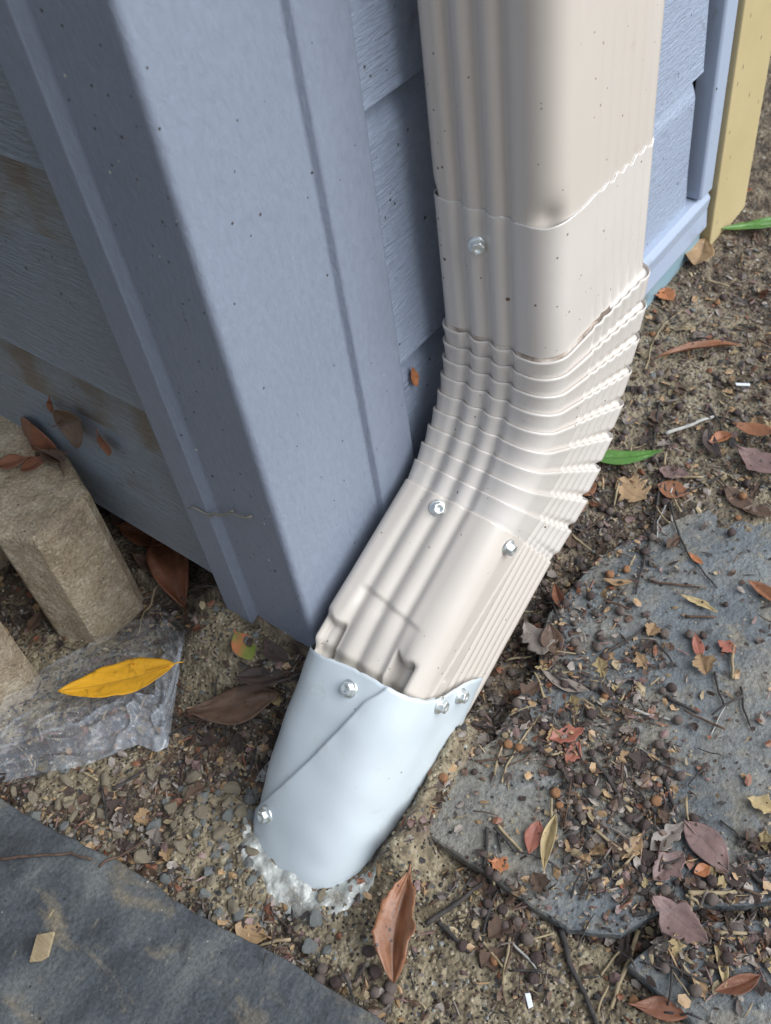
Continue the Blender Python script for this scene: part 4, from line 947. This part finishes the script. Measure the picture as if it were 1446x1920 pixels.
# pebbles
def pebble_mesh(seed, mt, sub=3, ang=.35):
    bm = bmesh.new(); bmesh.ops.create_icosphere(bm, subdivisions=sub, radius=1)
    rg = random.Random(seed*13+1); PL = [(Vector((rg.gauss(0, 1), rg.gauss(0, 1), rg.gauss(0, 1))).normalized(), rg.uniform(.55, .95)) for _ in range(11)]
    for v in bm.verts:
        c = v.co.normalized(); k = min([1.15]+[d/max(.01, c.dot(n)) for n, d in PL if c.dot(n) > .05]); k += .07*noise.noise(c*2.5+Vector((seed*3, 5, 0)))
        v.co = Vector((c.x*k, c.y*k*.75, c.z*k*.60))
    me = bpy.data.meshes.new('pebble'); bm.to_mesh(me); bm.free(); me.materials.append(M[mt]); return me
def scatter(name, meshes, N, base, szr, seed, labels, cat, group, box_=None, sink=.35, pw=1.5, wts=None, blobs=True):
    rng = random.Random(seed); cnt = 0; tries = 0; placed = []
    while cnt < N and tries < N*400:
        tries += 1; q, p = cand(rng, *(box_ or ((-60, 420), (1500, 1960))))
        if not (-30 < q[0] < 1476 and q[1] < 1950): continue
        if not accept(rng, q, p, base): continue
        r = szr[0]+(szr[1]-szr[0])*rng.random()**pw
        if any((p.x-a)**2+(p.y-b)**2 < ((r+c)*.85)**2 for a, b, c in placed[-160:]): continue
        placed.append((p.x, p.y, r)); k = rng.choices(range(len(meshes)), wts)[0]
        o = bpy.data.objects.new(name, meshes[k]); COL.objects.link(o); o.location = (p.x, p.y, H(p.x, p.y)+r*sink); o.scale = (r*rng.uniform(.85, 1.15), r*rng.uniform(.85, 1.15), r*rng.uniform(.85, 1.1))
        o.rotation_euler = (rng.uniform(-.5, .5), rng.uniform(-.5, .5), rng.uniform(0, 6.3)); prop(o, labels[k], cat, group); cnt += 1
    print(name, cnt)
PT = [pebble_mesh(i, 'stone') for i in range(4)]; PG = [pebble_mesh(9+i, 'stone_g') for i in range(3)]
scatter('pebble', PT+PG, 130, dict(soil=.5, mortar=.35, mid=0, low=0, left=0, blob=.6), (.0016, .0068), 31, ['rough tan pebble in the rubble along the bare lower left slab']*4+['grey stone chip in the rubble along the bare lower left slab']*3, 'pebble', 'pebbles in the rubble by the lower left slab', ((20, 1440), (620, 1860)), .25, 1.3, [4]*4+[2]*3)
scatter('pebble', PG+PT[:1], 60, dict(soil=.4, mortar=.9, mid=0, low=0, left=0, blob=.3), (.0012, .0050), 33, ['grey pebble set in the mortar beside the sealed sleeve foot']*3+['tan pebble set in the mortar beside the sealed sleeve foot'], 'pebble', 'pebbles set in the mortar by the sleeve', ((330, 1480), (500, 1740)), .1, 1.3)
scatter('pebble', PT+PG, 60, dict(soil=.5, mortar=.35, mid=.05, low=0, left=0, blob=.5), (.0011, .0034), 35, ['small light pebble in the soil right of the elbow']*4+['small grey pebble in the soil right of the elbow']*3, 'pebble', 'pebbles in the soil on the right', ((1120, 430), (1460, 960)), .25, 1.5)
scatter('pebble', PT+PG, 36, dict(soil=.5, mortar=.6, mid=0, low=0, left=0, blob=.2), (.0011, .0036), 37, ['light pebble near the foot of the corner post']*4+['grey pebble near the foot of the corner post']*3, 'pebble', 'pebbles near the foot of the corner post', ((260, 1130), (560, 1330)), .15, 1.5)
def berry_mesh(seed, mt):
    bm = bmesh.new(); bmesh.ops.create_uvsphere(bm, u_segments=16, v_segments=11, radius=1)
    for v in bm.verts:
        c = v.co.copy(); k = 1+.09*noise.noise(c*1.6+Vector((seed*5, 0, 0))); d = exp(-((1-c.z)/.12)**2)*.22 if seed % 2 else -.12*exp(-((1-c.z)/.05)**2); v.co = c*(k-d)
    me = bpy.data.meshes.new('berry'); bm.to_mesh(me); bm.free(); me.materials.append(M[mt]); me.polygons.foreach_set('use_smooth', [True]*len(me.polygons)); return me
BM_ = [berry_mesh(0, 'berry'), berry_mesh(1, 'berry'), berry_mesh(2, 'berry_g'), berry_mesh(3, 'berry_g'), berry_mesh(5, 'berry_o')]
scatter('berry', BM_, 240, dict(soil=.25, mortar=.02, mid=.03, low=.02, left=0, blob=.9), (.0016, .0036), 41, ['dried dark berry on the litter right of the downspout']*2+['dried grey brown berry on the litter right of the downspout']*2+['dried orange brown berry on the litter right of the downspout'], 'berry', 'dried berries scattered on the ground', ((820, 560), (1490, 1940)), .75, .9, [5, 4, 4, 3, 1.3])
scatter('berry', BM_[:3], 9, dict(soil=.5, mortar=.3, mid=0, low=0, left=0, blob=.9), (.0028, .0042), 43, ['dark berry lying between the bare slab and the mortar']*2+['grey berry lying between the bare slab and the mortar'], 'berry', 'berries beside the bare slab', ((540, 1760), (740, 1930)), .75, .9)
# short random twigs and straws
def rnd_twigs(N, seed, mt, label, rr, Lr, base, nm='twig'):
    rng = random.Random(seed); c = 0
    while c < N:
        q, p = cand(rng, (-20, 440), (1470, 1940))
        if not accept(rng, q, p, base): continue
        L = rng.uniform(*Lr); a = rng.uniform(0, 6.3); k = rng.uniform(-.25, .25); pts = []
        for i in range(6):
            t = i/5-.5; x = p.x+L*t*cos(a)-k*L*(t*t)*sin(a); y = p.y+L*t*sin(a)+k*L*(t*t)*cos(a); pts.append(Vector((x, y, H(x, y) if not inwall(x, y) else p.z)))
        zl = max(v.z for v in pts); r = rng.uniform(*rr)
        for i, v in enumerate(pts): v.z = .45*v.z+.55*zl+r+.0012+.002*rng.random()
        if any(inwall(v.x, v.y) for v in pts): continue
        o = tube(nm, pts, [r, r, r*.95, r*.9, r*.8, r*.6], M[mt], None, 5); settle(o, p); prop(o, label, 'twig', 'short twigs in the litter'); c += 1
def inwall(x, y): return (x > -.006 and y > -.008) or ((x+.052)/.068)**2+((y+.048)/.056)**2 < 1
TB = dict(soil=.5, mortar=.08, mid=.06, low=.05, left=0, blob=.9)
rnd_twigs(75, 51, 'bark', 'short dark twig lying in the leaf litter', (.0004, .0011), (.010, .034), TB)
rnd_twigs(45, 52, 'bark_r', 'short reddish brown twig lying in the leaf litter', (.0004, .0010), (.010, .032), TB)
rnd_twigs(60, 53, 'straw', 'short pale straw lying in the leaf litter', (.0004, .0012), (.006, .024), TB, 'straw')
# torn leaf pieces, each a thing
rng = random.Random(61); FR = []
for i, (mt, lb) in enumerate([('l_brown', 'brown'), ('l_dark', 'dark brown'), ('l_tan', 'tan'), ('l_rust', 'rust coloured'), ('l_grey', 'grey brown'), ('l_straw', 'straw coloured')]):
    for v in range(2):
        vs, fs, *_ = leaf_mesh(Vector((-.5, 0, 0)), Vector((.5, 0, 0)), ZUP, rng.uniform(.4, .8), mt, fold=rng.uniform(.2, .7), curl=rng.uniform(-.1, .2), ragged=.9, seed=80+2*i+v, lift=0, wave=.06)
        me = bpy.data.meshes.new('leaf_fragment'); me.from_pydata([tuple(x) for x in vs], [], fs); me.materials.append(M[mt]); me.polygons.foreach_set('use_smooth', [True]*len(me.polygons)); me.update(); add_uv(me); FR.append((me, lb))
c = 0
while c < 210:
    q, p = cand(rng, (-20, 440), (1470, 1940))
    if not accept(rng, q, p, dict(soil=.5, mortar=.04, mid=.05, low=.04, left=0, blob=.9)) or inwall(p.x, p.y): continue
    me, lb = rng.choices(FR, [6, 6, 6, 6, 2, 2, 1, 1, 4, 4, 2, 2])[0]
    o = bpy.data.objects.new('leaf_fragment', me); COL.objects.link(o); s = rng.uniform(.006, .018); o.scale = (s, s, s)
    o.location = (p.x, p.y, H(p.x, p.y)+.0012+rng.random()*.002); o.rotation_euler = (rng.gauss(0, .3), rng.gauss(0, .3), rng.uniform(0, 6.3)); prop(o, lb+' torn leaf fragment in the litter', 'leaf fragment', 'torn leaf fragments'); c += 1

# ---------------------------------------------------------------- odd bits
def chip(px, th, mt, name, label, cat):
    P = [at(*q) for q in px]; z = max(p.z for p in P)+.0006; n = len(P)
    vs = [(p.x, p.y, z) for p in P]+[(p.x, p.y, z+th) for p in P]; fs = [tuple(range(n))[::-1], tuple(range(n, 2*n))]+[(i, (i+1) % n, n+(i+1) % n, n+i) for i in range(n)]
    o = mk(name, vs, fs, M[mt], None, False); bevel(o, .0003, 2); settle(o, (P[0]+P[2])/2); return prop(o, label, cat)
chip([(58, 1806), (72, 1755), (105, 1749), (93, 1795), (78, 1804)], .0022, 'wood', 'wood_chip', 'pale diamond shaped wood chip on the bare lower left slab', 'wood chip')
chip([(984, 1864), (994, 1863), (1000, 1888), (991, 1893)], .0012, 'white', 'paper_scrap', 'tiny white scrap on the mortar near the bottom edge', 'scrap')
chip([(1378, 721), (1406, 721), (1406, 726), (1380, 726)], .0010, 'white', 'paper_scrap', 'thin bluish white sliver on the soil at the right', 'scrap')
chip([(1021, 1521), (1038, 1524), (1036, 1533), (1020, 1529)], .0012, 'straw', 'wood_chip', 'tiny straw coloured chip on the slab by the berry pile', 'wood chip')
def web():
    for k, (a, b) in enumerate([((356, 948), (474, 963)), ((392, 962), (440, 952))]):
        h0, h1 = hitmesh([post], *a) or hitmesh(WL, *a), hitmesh([post], *b) or hitmesh(WL, *b)
        if not h0 or not h1: continue
        pts = []
        for i in range(13):
            t = i/12; q = h0[0].lerp(h1[0], t)+Vector((-1, -.3, 0))*.002+Vector((0, 0, 1))*(-.002*sin(pi*t)+.004*nz(t*5+k, k, 0, 1)); pts.append(q)
        o = tube('root_strand', pts, [.00055*(1+.8*nz(i*1.7, k, 3, 1)) for i in range(13)], M['web'], None, 5); settle(o, pts[0]); prop(o, ['dirty pale strand caught across the corner post ribs', 'shorter fine strand on the post above the long one', 'fine strand hanging at the back edge of the post'][k], 'strand', 'strands on the corner post')
web()
